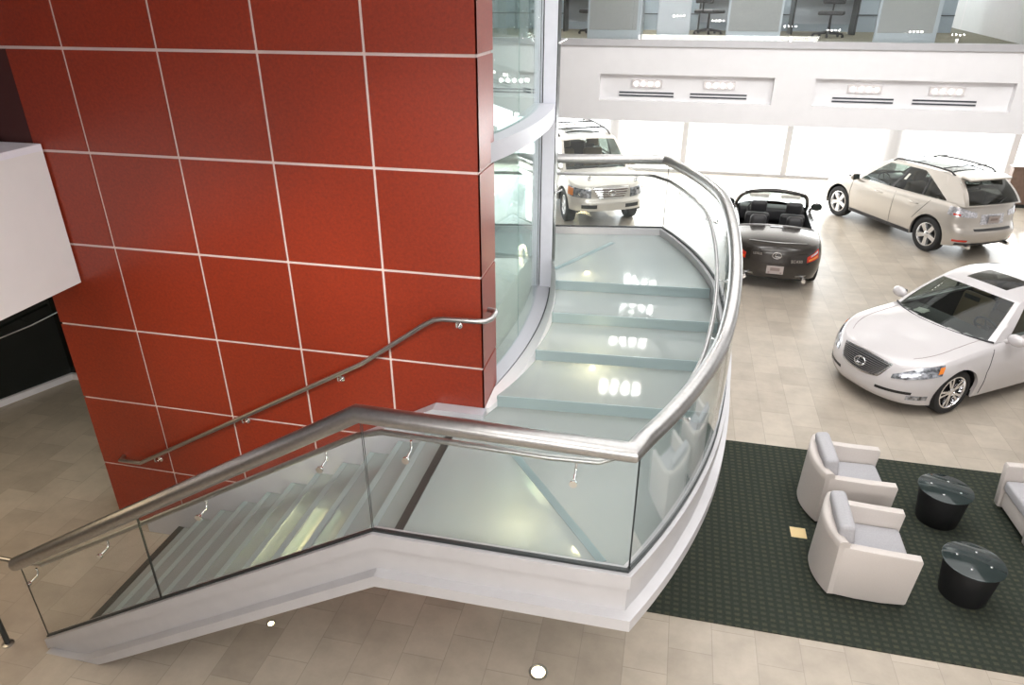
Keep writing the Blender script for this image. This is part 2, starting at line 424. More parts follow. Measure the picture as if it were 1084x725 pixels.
names = ['in the fascia niche behind the curved glass, left one', 'in the fascia niche behind the curved glass, right one',
         'at the left end of the middle fascia niche', 'at the right end of the middle fascia niche',
         'at the left end of the right-hand fascia niche', 'at the right end of the right-hand fascia niche']
for (c, _), nm in zip(cents, names):
    spot_row(c, FY+.138, 3.90, 1, 'row of four glowing spotlights ' + nm, 'spotlight rows in the white fascia')
    vent(c, FY+.138, 3.70, 'thin double slot air vent ' + nm, 'slot vents in the white fascia')

# ================================================================== GLASS STAIRCASE
CX, CY, RR = -5.64, 6.55, 6.34
def xo(y, d=0.0): return CX+math.sqrt((RR+d)**2-(y-CY)**2)
def out(y): return Vector((math.sqrt(RR**2-(y-CY)**2)/RR, (y-CY)/RR, 0))
def sm(t): t = max(0, min(1, t)); return t*t*(3-2*t)*.35+t*.65
def zc(y): return 2.10+.56*sm((y-5.3)/2.4)
YF, YE = 3.60, 9.56
XB, XK = -5.28, -1.84                              # stringer foot, kink where the flight meets the landing
SL = .567
def zs(x): return 2.10-SL*max(0, XK-x)             # top of the outer stringer
n_end = Vector((-.164, .986, 0))
def far(x): return YE+(x-xo(YE))*.166
def miter(a, c):
    m = (a+c).normalized(); return m/m.dot(a)
st = thing('glass_staircase', 'curved glass and steel staircase with frosted glass treads beside the red wall', 'staircase', (-1.65, 3.6, 0), world=True)
def curve_ys(y0, y1, n): return [y0+(y1-y0)*i/n for i in range(n+1)]
# path along the outer edge (at the foot of the balustrade)
F0 = Vector((0, -1, 0))
ycor = YF
path_f = [(Vector((XB+(XK-XB)*i/24, YF, zs(XB+(XK-XB)*i/24))), F0) for i in range(25)]
path_l = [(Vector((XK+(xo(ycor)-XK)*i/4, YF, 2.10)), F0) for i in range(4)]
corner = (Vector((xo(ycor), YF, 2.10)), miter(F0, out(ycor)))
path_c = [(Vector((xo(y), y, zc(y))), out(y)) for y in curve_ys(YF, YE, 44)[1:-1]]
cend = (Vector((xo(YE), YE, zc(YE))), miter(out(YE), n_end))
path_e = [(Vector((x, far(x), zc(YE))), n_end) for x in (-.8, -1.6, -3.2)]
sect = [(-.05, -.01), (.045, -.01), (.045, -.125), (.012, -.13), (.012, -.355), (.08, -.375), (.08, -.475), (-.05, -.475)]
def clamp0(mb):
    for v in mb.v:
        if v.z < .004: v.z = .004+v.z*.004
    return mb
b = clamp0(MB().sweep(path_f+path_l[:1], sect)); obj('stringer', b, M['alu_light'], st, 30)
b = MB().sweep(path_l+[corner]+path_c+[cend]+path_e, sect); obj('landing_fascia', b, M['alu_light'], st, 30)
# gasket line
gs = [(-.014, 0), (.014, 0), (.014, .02), (-.014, .02)]
sh = lambda P, o, dz: [(p+q*o+Vector((0, 0, dz)), q) for p, q in P]
full = path_f+path_l[1:]+[corner]+path_c+[cend]+path_e
b = MB().sweep(sh(full, 0, -.012), gs); obj('gasket', b, M['edge'], st)
# inner (wall side) stringer trim
b = MB()
tr = [(-.005, .0), (-.13, .0), (-.13, -.42), (-.005, -.42)]
pw = [(Vector((x, WY, max(0, zs(x)+.08))), Vector((0, 1, 0))) for x in [-5.45+(XK+.1+5.45)*i/20 for i in range(21)]]+[(Vector((-1.45, WY, 2.13)), Vector((0, 1, 0)))]
pw[-2] = (Vector((-1.92, WY, 2.13)), Vector((0, 1, 0)))
b = clamp0(b.sweep(pw, tr)); obj('wall_string', b, M['alu_mid'], st, 30)
# flight treads
RUN, RISE = .3045, .175
for k in range(1, 12):
    x1 = -1.65-RUN*(k-1); x0 = x1-RUN; z = 2.09-RISE*k
    t = obj('tread', MB().box((x0-.02, 3.64, z-.03), (x1, 5.18, z)), M['stairglass'], st)
    obj('riser', MB().box((x0+.004, 3.66, max(0, z-RISE)), (x0+.016, 5.18, z-.03)), M['pane2'], t)
    if k < 11: obj('nosing', MB().box((x0-.021, 3.66, z-.028), (x0+.03, 5.17, z+.003)), M['nose'], t)
    if k == 11: obj('nosing', MB().box((x0-.022, 3.66, z+.0005), (x0+.05, 5.18, z+.004)), M['edge'], t)
# landing and fanned treads
def yl(i, x): return (5.52, 6.27, 6.95, 7.60)[i]+.07*(x+.4)
def xt(y): return -1.12-.30*((y-6.8)/1.45)**2      # outer edge of the trim round the glass shaft
def xr(y): return -1.285-.17*((y-7.2)/1.45)**2        # outer edge of the shaft ring
def right_pts(y0, y1, n=8): return [(xo(y)-.055, y) for y in curve_ys(y0, y1, n)]
def left_pts(y0, y1, n=8): return [(xt(y), y) for y in curve_ys(y0, y1, n)]
def ysolve(i, fn):
    y = 6
    for _ in range(20): y = yl(i, fn(y))
    return y
rr_ = [ysolve(i, lambda y: xo(y)-.055) for i in range(4)]; ll_ = [ysolve(i, xt) for i in range(4)]
TZ = [2.08, 2.20, 2.32, 2.44, 2.56]
polys = [[(-1.648, 3.655)]+right_pts(3.655, rr_[0])+[(xt(ll_[0]), ll_[0])]+left_pts(ll_[0], 5.36, 3)[1:]+[(-1.47, 5.19), (-1.648, 5.19)]]
for i in range(3): polys.append(right_pts(rr_[i], rr_[i+1])+left_pts(ll_[i+1], ll_[i]))
polys.append(right_pts(rr_[3], 9.50, 10)+[(-3.1, far(-3.1)-.06), (-3.1, 8.32), (-1.56, 8.32), (xr(8.2)+.03, 8.28)]+[(max(xt(y), xr(y)+.02), y) for y in curve_ys(8.1, ll_[3], 5)])
def slab(poly, z, t=.035): return MB().prism([(x, y, z-t) for x, y in poly], (0, 0, t))
for i, pl in enumerate(polys):
    t = obj('landing_glass' if i in (0, 4) else 'tread', slab(pl, TZ[i]), M['stairglass'], st)
    if i:
        A = Vector((xt(ll_[i-1]), ll_[i-1], TZ[i-1])); B_ = Vector((xo(rr_[i-1])-.055, rr_[i-1], TZ[i-1]))
        d = Vector((0, .02, 0)); h = Vector((0, 0, TZ[i]-TZ[i-1]-.034))
        obj('riser', MB().prism([A, B_, B_+h, A+h], d), M['teal'], t)
        obj('nosing', MB().prism([A+h+Vector((0, -.012, .001)), B_+h+Vector((0, -.012, .001)), B_+h+Vector((0, -.012, .033)), A+h+Vector((0, -.012, .033))], (0, .012, 0)), M['teal'], t)
# dark nosing where the flight meets the landing, and the mitre beams under the glass
obj('nosing', MB().box((-1.70, 3.655, 2.075), (-1.635, 5.17, 2.086)), M['edge'], st)
def beam(a, c, z, w=.06, h=.12):
    a = Vector((*a, z)); c = Vector((*c, z)); n = (c-a).cross(Vector((0, 0, 1))).normalized()*w/2
    return MB().prism([a-n, a+n, c+n, c-n], (0, 0, -h))
obj('under_beam', beam((-1.10, 4.80), (-.20, 3.66), 2.083, .065), M['beam'], st)
obj('under_beam', beam((-1.26, 7.9), (-.68, 9.05), 2.563, .065), M['beam'], st)
# soffit below the glass
ys = curve_ys(3.66, 9.45, 30)
b = MB(); lx = lambda y: -1.66 if y < 5.2 else max(xt(max(5.36, min(y, 8.2))), xr(max(5.7, min(y, 8.2)))+.03)
b.grid(lambda y, u: Vector((lx(y)+(xo(y)-.06-lx(y))*u, y, zc(y)-.40)), ys, [0, .25, .5, .75, 1])
b.grid(lambda y, u: Vector((lx(y)+(xo(y)-.06-lx(y))*u, y, zc(y)-.45)), ys, [0, .25, .5, .75, 1])
obj('soffit', b, M['under'], st, 40, fix=False)
b = clamp0(MB().prism([(-1.66, 3.66, 1.70), (-1.66, 5.18, 1.70), (-5.0, 5.18, -.16), (-5.0, 3.66, -.16)], (0, 0, -.05)))
obj('flight_soffit', b, M['under'], st)
lampspots = [(-.42, 4.15, zc(4)-.39), (-.32, 4.05, zc(4)-.39), (-.62, 6.55, zc(6.5)-.39), (-.95, 8.6, zc(8.6)-.39)]
for i, (x, y, z) in enumerate(lampspots):
    r_ = (.045, .018, .03, .04)[i]
    obj('under_lamp', MB().lathe([(r_, 0), (r_, .02), (0, .024)], 16, mtx=Matrix.Translation((x, y, z))), M['lamp'], st, 40)
for x, y0, y1, w in ((-3.02, 3.85, 4.85, .05), (-2.74, 3.95, 4.7, .035)):
    zz = 1.70+(x+1.66)*.506+.03
    obj('under_lamp', MB().box((x-w, y0, zz), (x+w, y1, zz+.02)), M['streak'], st)
# balustrade glass
def zrail(y): return zc(y)+.96-.045*sm((y-5.0)/4)
def panel(P, top, name='glass_panel'):
    """P: list of points along the foot; top: z of the upper edge at each point"""
    mb = MB(); n = len(P); t = .006
    A = [p for p, q in P]; Q = [q for p, q in P]
    r1 = [a+q*t for a, q in zip(A, Q)]; r0 = [a-q*t for a, q in zip(A, Q)]
    u1 = [Vector((a.x, a.y, z)) for a, z in zip(r1, top)]; u0 = [Vector((a.x, a.y, z)) for a, z in zip(r0, top)]
    mb.strip(r1, u1); mb.strip(u0, r0)
    for i in (0, n-1): mb.add([r0[i], r1[i], u1[i], u0[i]], [(0, 1, 2, 3)], 1)
    return obj(name, mb, [M['pane'], M['edge']], st, 30, weld=True)
def seg_f(x0, x1): return [(Vector((x, YF, zs(x))), F0) for x in (x0, x1)]
XP = -3.86
P = seg_f(XB+.01, XP-.006); panel(P, [zs(XB)+.90, zs(XP)+.93])
P = seg_f(XP+.006, XK-.006); panel(P, [zs(XP)+.93, 3.04])
P = [(Vector((XK+.006, YF, 2.10)), F0), (Vector((xo(YF)-.012, YF, 2.10)), F0)]; panel(P, [3.04, 3.04])
for y0, y1 in ((YF+.015, 5.30), (5.312, 7.25), (7.262, YE-.015)):
    P = [(Vector((xo(y), y, zc(y))), out(y)) for y in curve_ys(y0, y1, 16)]; panel(P, [zrail(y)-.02 for y in curve_ys(y0, y1, 16)])
P = [(Vector((x, far(x), zc(YE))), n_end) for x in (xo(YE)-.015, -1.56)]; panel(P, [zrail(YE)-.02]*2)
P = [(Vector((x, far(x), zc(YE))), n_end) for x in (-1.572, -3.1)]; panel(P, [zrail(YE)-.02]*2)
# rails
rail = [(-5.31, YF, 1.03), (XK-.02, YF, 3.075), (xo(YF)-.04, YF, 3.045)]+[(xo(y)-.045, y, zrail(y)) for y in curve_ys(YF, YE, 40)[1:-1]]+[(xo(YE)-.04, YE-.01, zrail(YE)), (-3.1, far(-3.1), zrail(YE))]
obj('handrail', MB().tube(rail, .062, 20), M['steel'], st, 50)
LO, LI = .21, .13
def lo(y): return LO-.04*sm((y-4.5)/4)                                   # lower rail: drop and inset
low = [(-5.75, YF+LI, .90), (-5.52, YF+LI, .90)]
for x in (-5.2, XK-.1): low.append((x, YF+LI, 1.02+(x+5.40)*.577-LO))
low += [(XK+.08, YF+LI, 3.05-LO+.02), (-.6, YF+LI, 3.045-LO), (-.28, YF+LI+.02, 3.045-LO), (-.12, YF+LI+.14, 3.045-LO)]
low += [(xo(y)-.06-LI, y, zrail(y)-lo(y)) for y in curve_ys(4.1, 9.1, 34)]+[(-.22, 9.33, zrail(YE)-lo(YE)), (-.35, far(-.35)-LI, zrail(YE)-lo(YE)), (-3.1, far(-3.1)-LI, zrail(YE)-lo(YE))]
obj('grab_rail', MB().tube(low, .021, 12), M['steel'], st, 50)
def bracket(p, o):
    """p: point on the lower rail, o: outward unit vector to the glass"""
    p = Vector(p); o = Vector(o).normalized(); dn = Vector((0, 0, -1))
    q = p+o*(LI-.012)+dn*.10
    mb = MB().tube([p+dn*.018, p+dn*.07, p+dn*.095+o*.02, q-o*.0], .009, 8)
    mt = Matrix.Translation(q) @ o.to_track_quat('Z', 'Y').to_matrix().to_4x4()
    mb.lathe([(0, -.026), (.018, -.022), (.026, -.006), (.026, .010)], 14, mtx=mt)
    obj('rail_bracket', mb, M['chrome'], st, 50)
lz = lambda x: 1.02+(x+5.40)*.577-LO
for x in (-5.28, -4.38, -3.30, -2.2): bracket((x, YF+LI, lz(x)), F0)
for x in (-1.55, -.42): bracket((x, YF+LI, 3.05-LO), F0)
for y in (4.55, 5.75, 6.6, 7.7, 8.75): bracket((xo(y)-.06-LI, y, zrail(y)-lo(y)), out(y))
for x in (-.45, -1.05): bracket((x, far(x)-LI, zrail(YE)-lo(YE)), n_end)

# ---- handrail on the red wall
wr = thing('wall_handrail', 'slim steel handrail sloping along the red panelled wall', 'handrail', (-3.5, 5.2, 0), world=True)
wy = WY-.085
pts = [(-5.62, WY-.005, .94), (-5.60, wy, .94), (-5.35, wy, .945)]+[(x, wy, .945+(x+5.35)*.5655) for x in (-5.30, -4, -2.6, -1.95)]
z1 = 3.03
pts[-1] = (-1.98, wy, z1-.075); pts += [(-1.88, wy, z1-.015), (-1.80, wy, z1)]
pts += [(-1.50, wy, z1+.01), (-1.42, wy+.02, z1+.01), (-1.385, wy+.08, z1+.01), (-1.385, WY+.12, z1+.01), (-1.40, WY+.16, z1+.01), (-1.466, WY+.18, z1+.01)]
obj('rail', MB().tube(pts, .022, 12), M['steel'], wr, 50)
for x in (-5.15, -3.97, -2.86, -1.68):
    zz = .945+(x+5.35)*.5655 if x < -1.95 else z1
    mb = MB().tube([(x, wy, zz-.018), (x, wy, zz-.06), (x, wy+.03, zz-.085), (x, WY-.004, zz-.085)], .009, 8)
    mb.lathe([(.03, 0), (.03, .008), (.012, .014)], 14, mtx=Matrix.Translation((x, WY-.001, zz-.085)) @ Matrix.Rotation(PI/2, 4, 'X'))
    obj('rail_bracket', mb, M['chrome'], wr, 50)

# ---- curved glass shaft wall
sg = thing('curved_glass_wall', 'tall curved glass wall with silver mullion and ring bands beside the red wall', 'glass wall', (-1.4, 6.8, 0), world=True)
def nrm(y): return Vector((1, .34*(y-7.2)/1.45/1.45, 0)).normalized()
YS0, YS1 = 5.70, 8.12
def sh_path(y0, y1, z, n=18): return [(Vector((xr(y), y, z(y) if callable(z) else z)), nrm(y)) for y in curve_ys(y0, y1, n)]
zt_ = lambda y: zc(y)-.02
zr_ = lambda y: 2.10+.14*(y-5.4)/2.7
ysp = [YS0, 6.72, YS1]
for i in range(2):
    for z0, z1_ in ((2.0, 4.28), (4.44, 8.6)):
        mb = MB(); P = curve_ys(ysp[i]+.004, ysp[i+1]-.004, 10); o1 = -.155; o0 = -.167
        A = [Vector((xr(y), y, 0))+nrm(y)*o1 for y in P]; B2 = [Vector((xr(y), y, 0))+nrm(y)*o0 for y in P]
        up = lambda L, z: [Vector((p.x, p.y, z)) for p in L]
        lowz = [max(z0, zr_(y)) if z0 < 3 else z0 for y in P]
        A0 = [Vector((p.x, p.y, z)) for p, z in zip(A, lowz)]; B0 = [Vector((p.x, p.y, z)) for p, z in zip(B2, lowz)]
        mb.strip(A0, up(A, z1_)); mb.strip(up(B2, z1_), B0)
        for e in (0, -1): mb.add([B0[e], A0[e], Vector((A[e].x, A[e].y, z1_)), Vector((B2[e].x, B2[e].y, z1_))], [(0, 1, 2, 3)], 0)
        obj('glass_pane', mb, [M['pane2'], M['edge']], sg, 30, weld=True)
obj('ring_band', MB().sweep(sh_path(YS0-.1, YS1, 4.28), [(-.20, 0), (0, 0), (0, .16), (-.20, .16)]), M['alu_mid'], sg, 30)
# base: white skirt beside the treads, ring with a dark joint inside it
obj('base_ring', MB().sweep(sh_path(YS0-.1, YS1, zr_), [(-.17, -.3), (-.012, -.3), (-.012, .02), (-.17, .02)]), M['alu_mid'], sg, 30)
obj('ring_joint', MB().sweep(sh_path(YS0-.1, YS1, zr_), [(-.012, -.3), (.004, -.3), (.004, .012), (-.012, .012)]), M['edge'], sg, 30)
def tp(y): return (Vector((xt(y), y, zt_(y))), Vector((1, .0, 0)))
mb = MB(); P = curve_ys(5.33, 8.12, 24)
for y0, y1 in zip(P[:-1], P[1:]):
    def q(y, dz): return [Vector((xr(y)+.006 if y > 5.68 else -1.466, y, zr_(y)+dz)), Vector((max(xt(y), xr(y)+.02), y, max(zr_(y), zt_(y)-.0 if y < 7.6 else zt_(7.6))+dz))]
    a0, a1 = q(y0, .03); b0, b1 = q(y1, .03); c0, c1 = q(y0, -.3); d0, d1 = q(y1, -.3)
    mb.add([a0, a1, b1, b0, c0, c1, d1, d0], [(0, 1, 2, 3), (1, 5, 6, 2), (0, 3, 7, 4), (4, 7, 6, 5)]+([(0, 4, 5, 1)] if y0 == P[0] else [])+([(3, 2, 6, 7)] if y1 == P[-1] else []))
obj('base_skirt', mb, M['white2'], sg, 30, weld=True)
obj('mullion', MB().box((-1.565, 8.08, 2.1), (-1.495, 8.26, 8.6)).box((-1.478, 8.06, 2.1), (-1.335, 8.26, 8.6)), M['alu'], sg)
obj('mullion_joint', MB().box((-1.495, 8.10, 2.1), (-1.478, 8.24, 8.6)).box((-1.335, 8.07, 2.1), (-1.325, 8.24, 8.6)), M['edge'], sg)
for z in (3.42, 5.05): obj('clip', MB().tube([(-1.33, 8.12, z), (-1.25, 8.17, z+.04)], .014, 8), M['chrome'], sg, 40)

# ---- small things on the floor
o = thing('floor_light', 'bright round recessed light in the stone floor in front of the landing', 'light', (-.74, 4.34, 0))
obj('ring', MB().lathe([(.062, 0), (.085, 0), (.088, .004), (.062, .006)], 32, closed=True), M['chrome'], o, 40); obj('lens', MB().lathe([(.062, .001), (.062, .004), (0, .0045)], 28), M['lamp'], o, 40)
o = thing('floor_light', 'small glowing floor light beside the sloping stair stringer', 'light', (-3.40, 4.30, 0))
obj('ring', MB().lathe([(.028, 0), (.042, 0), (.044, .004), (.028, .005)], 24, closed=True), M['chrome'], o, 40); obj('lens', MB().lathe([(.028, .001), (.028, .004), (0, .0045)], 24), M['lamp'], o, 40)
o = thing('floor_outlet', 'square brass outlet plate set in the green carpet behind the armchairs', 'outlet', (1.81, 6.8, .012))
obj('plate', MB().rbox((-.085, -.085, 0), (.085, .085, .008), .003, 2), M['brass'], o); obj('lid', MB().rbox((-.05, -.05, .008), (.05, .05, .012), .002, 2), M['brass'], o)
o = thing('barrier_post', 'dark metal post foot at the left edge by the stair bottom', 'post', (-5.71, 3.53, 0), R(20))
obj('base', MB().lathe([(.05, 0), (.05, .012), (.03, .02)], 20), M['steel'], o, 40); obj('post', MB().lathe([(.024, .018), (.024, .95), (0, .96)], 18), M['edge'], o, 40)

# ---- upper office behind the glass balustrade
gb = thing('glass_balustrade', 'long clear glass balustrade on the upper office edge', 'balustrade', (3, FY+.02, 4.7), world=True)
px = [-5.6, -3.2, -.88, 1.9, 4.7, 7.5, 9.9]
for x0, x1 in zip(px[:-1], px[1:]): obj('glass_pane', MB().box((x0+.01, FY, 4.72), (x1-.01, FY+.012, 5.75)), M['pane'], gb)
for x in px[1:-1]: obj('clamp', MB().box((x-.02, FY-.01, 4.72), (x+.02, FY+.03, 4.80)), M['chrome'], gb)
obj('rail', MB().tube([(-5.6, FY+.006, 5.77), (9.9, FY+.006, 5.77)], .025, 12), M['steel'], gb, 40)
def cubicle(x0, x1, y, label, ret=None):
    t = thing('cubicle_panel', label, 'partition', ((x0+x1)/2, y, 4.7), 0, 'grey cubicle panels behind the upper glass')
    w = (x1-x0)/2
    obj('frame', MB().box((-w, -.03, .0), (-w+.04, .03, 1.45)).box((w-.04, -.03, 0), (w, .03, 1.45)).box((-w+.04, -.03, 1.41), (w-.04, .03, 1.45)), M['cubtrim'], t)
    obj('fabric', MB().box((-w+.04, -.026, .17), (w-.04, .026, 1.41)), M['cub'], t); obj('kick_plate', MB().box((-w+.04, -.028, .0), (w-.04, .028, .165)), M['cubtrim'], t)
    if ret: obj('side_fabric', MB().box((w, .0, 0), (w+.04, ret, 1.45)) , M['cubtrim'], t)
cubicle(-1.95, -.93, 15.45, 'grey fabric cubicle panel nearest the silver mullion upstairs', .9)
cubicle(.74, 1.74, 15.4, 'grey fabric cubicle panel in the middle of the upper office edge')
cubicle(3.40, 4.42, 15.4, 'grey fabric cubicle panel at the right beside the bright white wall', .6)
o = thing('storage_cabinet', 'pale blue-grey low cabinet beside the left cubicle panel upstairs', 'cabinet', (-.28, 16.5, 4.7))
obj('body', MB().rbox((-.33, -.25, 0), (.33, .25, 1.15), .01, 2), M['offwhite'], o)
for k in range(2): obj('drawer', MB().box((-.31, -.262, .06+.54*k), (.31, -.251, .56+.54*k)), M['offwhite'], o)
b = MB(); b.box((-6, 19.4, 4.7), (5.9, 19.5, 6.3), 0)
for z in (5.05, 5.4, 5.75): b.box((-6, 19.38, z), (5.9, 19.4, z+.02), 1)
struct('wall_office', b, [M['bluegrey'], M['edge']])
b = MB(); b.prism([(7.13, 24.85, 4.7), (5.88, 15.25, 4.7), (13.9, 15.25, 4.7), (13.9, 15.4, 4.7), (6.02, 15.4, 4.7), (7.28, 24.85, 4.7)], (0, 0, 2.75)); struct('wall_upper_right', b, M['white'])
def office_chair(x, y, rz, label):
    t = thing('office_chair', label, 'chair', (x, y, 4.7), rz, 'office chairs upstairs')
    for k in range(5):
        a = 2*PI*k/5
        obj('foot', MB().tube([(0, 0, .10), (.30*math.cos(a), .30*math.sin(a), .07)], [.03, .018], 8).lathe([(0, 0), (.025, .005), (.03, .03), (.02, .06)], 10, mtx=Matrix.Translation((.3*math.cos(a), .3*math.sin(a), 0))), M['black'], t, 40)
    obj('post', MB().lathe([(.03, .08), (.022, .42)], 14), M['black'], t, 40)
    obj('seat', MB().rbox((-.25, -.25, .42), (.25, .25, .50), .035, 3), M['darkleather'], t, 50)
    obj('backrest', MB().rbox((-.27, -.22, .62), (-.21, .22, 1.08), .03, 3), M['darkleather'], t, 50); obj('back_post', MB().tube([(-.1, 0, .43), (-.27, 0, .46), (-.28, 0, .7)], .016, 8), M['black'], t, 40)
office_chair(-2.05, 17.2, 2.2, 'dark office chair left of the first cubicle panel')
office_chair(.45, 17.6, 1.0, 'dark office chair between the pale cabinet and middle panel')
office_chair(2.85, 16.9, -1.8, 'dark office chair between the middle and right cubicle panels')
def desk(x, y, label):
    t = thing('office_desk', label, 'desk', (x, y, 4.7), 0, 'desks upstairs')
    obj('desktop', MB().rbox((-.7, -.35, .71), (.7, .35, .745), .008, 2), M['offwhite'], t)
    for sx in (-1, 1): obj('leg', MB().box((sx*.65-.02, -.3, 0), (sx*.65+.02, .3, .71)), M['edge'], t)
    obj('modesty_panel', MB().box((-.63, .26, .2), (.63, .28, .70)), M['cubtrim'], t)
desk(-2.2, 18.4, 'pale desk behind the office chair next to the silver mullion'); desk(.9, 18.6, 'pale desk behind the middle cubicle panel'); desk(2.9, 18.2, 'pale desk behind the chair next to the right panel')

# rows of spots on the facing balcony wall (seen mirrored in the upper glass)
pass
for c, z, w_ in ((-.36, 4.66, 'first'), (1.19, 4.5, 'second'), (4.0, 4.31, 'third'), (5.63, 4.19, 'fourth'), (8.6, 4.16, 'fifth'), (10.1, 4.07, 'sixth')):
    spot_row(c, -2.28, z, -1, w_ + ' from the left of six spotlight rows mirrored in the upper glass', 'spotlight rows on the facing wall', 'bulbhot')
for k, (x, y) in enumerate(((-.63, 20.4), (-.62, 18.8), (-.72, 17.2), (-.73, 15.0))):
    t = thing('ceiling_spotlight', 'twin row ceiling spotlight over the upper office, mirrored in the %s fanned glass step' % ('topmost', 'third', 'second', 'lowest')[k], 'light', (x, y, 7.5), 0, 'twin ceiling spotlights')
    obj('housing', MB().rbox((-.55, -.28, -.06), (.55, .28, 0), .01, 2), M['fixture'], t)
    for i in range(4):
        for j in (-1, 1): obj('bulb', MB().lathe([(0, -.10), (.05, -.095), (.085, -.07), (.09, -.058)], 14, mtx=Matrix.Translation((-.39+.26*i, j*.14, 0))), M['bulbhot'], t, 50)

# low brown partition by the window
o = thing('low_partition', 'low dark brown partition at the right edge by the windows', 'partition', (10.6, 22.6, 0))
obj('body', MB().rbox((-1.25, -.12, .1), (2.6, .12, 1.12), .01, 2), M['wood'], o); obj('plinth', MB().box((-1.2, -.1, 0), (2.55, .1, .1)), M['edge'], o); obj('cap', MB().rbox((-1.28, -.15, 1.12), (2.63, .15, 1.16), .01, 2), M['wood'], o)
# ================================================================== FURNITURE
def make_armchair(label):
    t = thing('armchair', label, 'armchair', (0, 0, 0), 0)
    for s in (1, -1):        # arm panels: wide slabs with a lightly bowed foot
        pr = [(-.36, .05), (-.30, .035), (-.1, .02), (.15, .02), (.36, .045), (.375, .06), (.415, .60), (.40, .63), (.1, .635), (-.20, .65), (-.335, .66), (-.35, .64)]
        bm = bmesh.new()
        y0, y1 = s*.31, s*.40
        va = [bm.verts.new((x, y0, z)) for x, z in pr]; vb = [bm.verts.new((x, y1, z)) for x, z in pr]
        bm.faces.new(va); bm.faces.new(vb[::-1])
        for i in range(len(pr)): bm.faces.new((va[i], va[(i+1) % len(pr)], vb[(i+1) % len(pr)], vb[i]))
        bmesh.ops.recalc_face_normals(bm, faces=bm.faces[:])
        e = [e for e in bm.edges if abs(e.verts[0].co.y-e.verts[1].co.y) < 1e-6]
        bmesh.ops.bevel(bm, geom=e, offset=.012, segments=2, affect='EDGES', profile=.5)
        obj('arm', MB()._bm(bm), M['chairfab'], t, 40)
    # bowed back shell
    mb = MB(); U = [-1+2*i/20 for i in range(21)]; Zs = [.04, .07, .25, .45, .62, .70, .72]
    bow = lambda u, z: -.36-.13*(1-u*u)*(1-.25*(z/.72))
    mb.grid(lambda u, z: Vector((bow(u, z)-(0 if z < .71 else -.02), u*.405, z)), U, Zs)
    mb.grid(lambda u, z: Vector((bow(u, z)+.10+(0 if z < .71 else -.02), u*.395, z)), U, Zs, flip=True)
    n = len(Zs)
    ro = [Vector((bow(u, .72)+.02, u*.405, .72)) for u in U]; ri = [Vector((bow(u, .72)+.08, u*.395, .72)) for u in U]; mb.strip(ro, ri)
    bo = [Vector((bow(u, .04), u*.405, .04)) for u in U]; bi = [Vector((bow(u, .04)+.10, u*.395, .04)) for u in U]; mb.strip(bi, bo)
    for u in (-1, 1):
        mb.strip([Vector((bow(u, z)-(0 if z < .71 else -.02), u*.405, z)) for z in Zs], [Vector((bow(u, z)+.10+(0 if z < .71 else -.02), u*.395, z)) for z in Zs])
    obj('back_shell', mb, M['chairfab'], t, 50, weld=True)
    obj('seat_base', MB().rbox((-.34, -.31, .08), (.35, .31, .30), .015, 2), M['chairfab'], t, 50)
    obj('seat_cushion', MB().rbox((-.26, -.305, .30), (.385, .305, .44), .035, 4), M['cushion'], t, 50)
    mt = Matrix.Translation((-.24, 0, .40)) @ Matrix.Rotation(R(-7), 4, 'Y')
    obj('back_cushion', MB().rbox((-.085, -.305, 0), (.075, .305, .44), .045, 4, mtx=mt), M['cushion'], t, 50)
    for x in (-.28, .28):
        for y in (-.3, .3): obj('foot', MB().lathe([(.02, 0), (.024, .06)], 12, mtx=Matrix.Translation((x, y, 0))), M['black'], t, 40)
    return t
ac = make_armchair('cream armchair with grey cushions, nearest the brass floor outlet and camera')
CPZ = .012
ac.location = (2.33, 6.27, CPZ); ac.rotation_euler = (0, 0, R(-1)); ac['group'] = 'cream lounge armchairs'
dup(ac, (2.36, 7.42, CPZ), R(2), 'cream armchair with grey cushions, farther one beside the carpet edge nearer the cars')
dup(ac, (4.55, 7.46, CPZ), R(183), 'cream armchair at the right edge facing the two black tables')
def tub(loc, label):
    t = thing('tub_table', label, 'table', loc, R(20), 'black tub tables')
    obj('drum', MB().lathe([(.215, 0), (.222, .015), (.262, .40), (.258, .412), (.0, .412)], 40), M['black'], t, 40)
    for k in range(4):
        a = PI/4+k*PI/2; obj('standoff', MB().lathe([(.012, .411), (.012, .444), (.0, .446)], 12, mtx=Matrix.Translation((.15*math.cos(a), .15*math.sin(a), 0))), M['chrome'], t, 40)
    obj('glass_top', MB().lathe([(0, .428), (.280, .428), (.287, .432), (.287, .437), (.280, .441), (0, .441)], 44), M['tableglass'], t, 40)
    return t
tub((3.42, 7.42, CPZ), 'round black tub table with glass top, farther one beside the far cream armchair')
tub((3.33, 6.22, CPZ), 'round black tub table with glass top, nearer one in front of the near cream armchair')
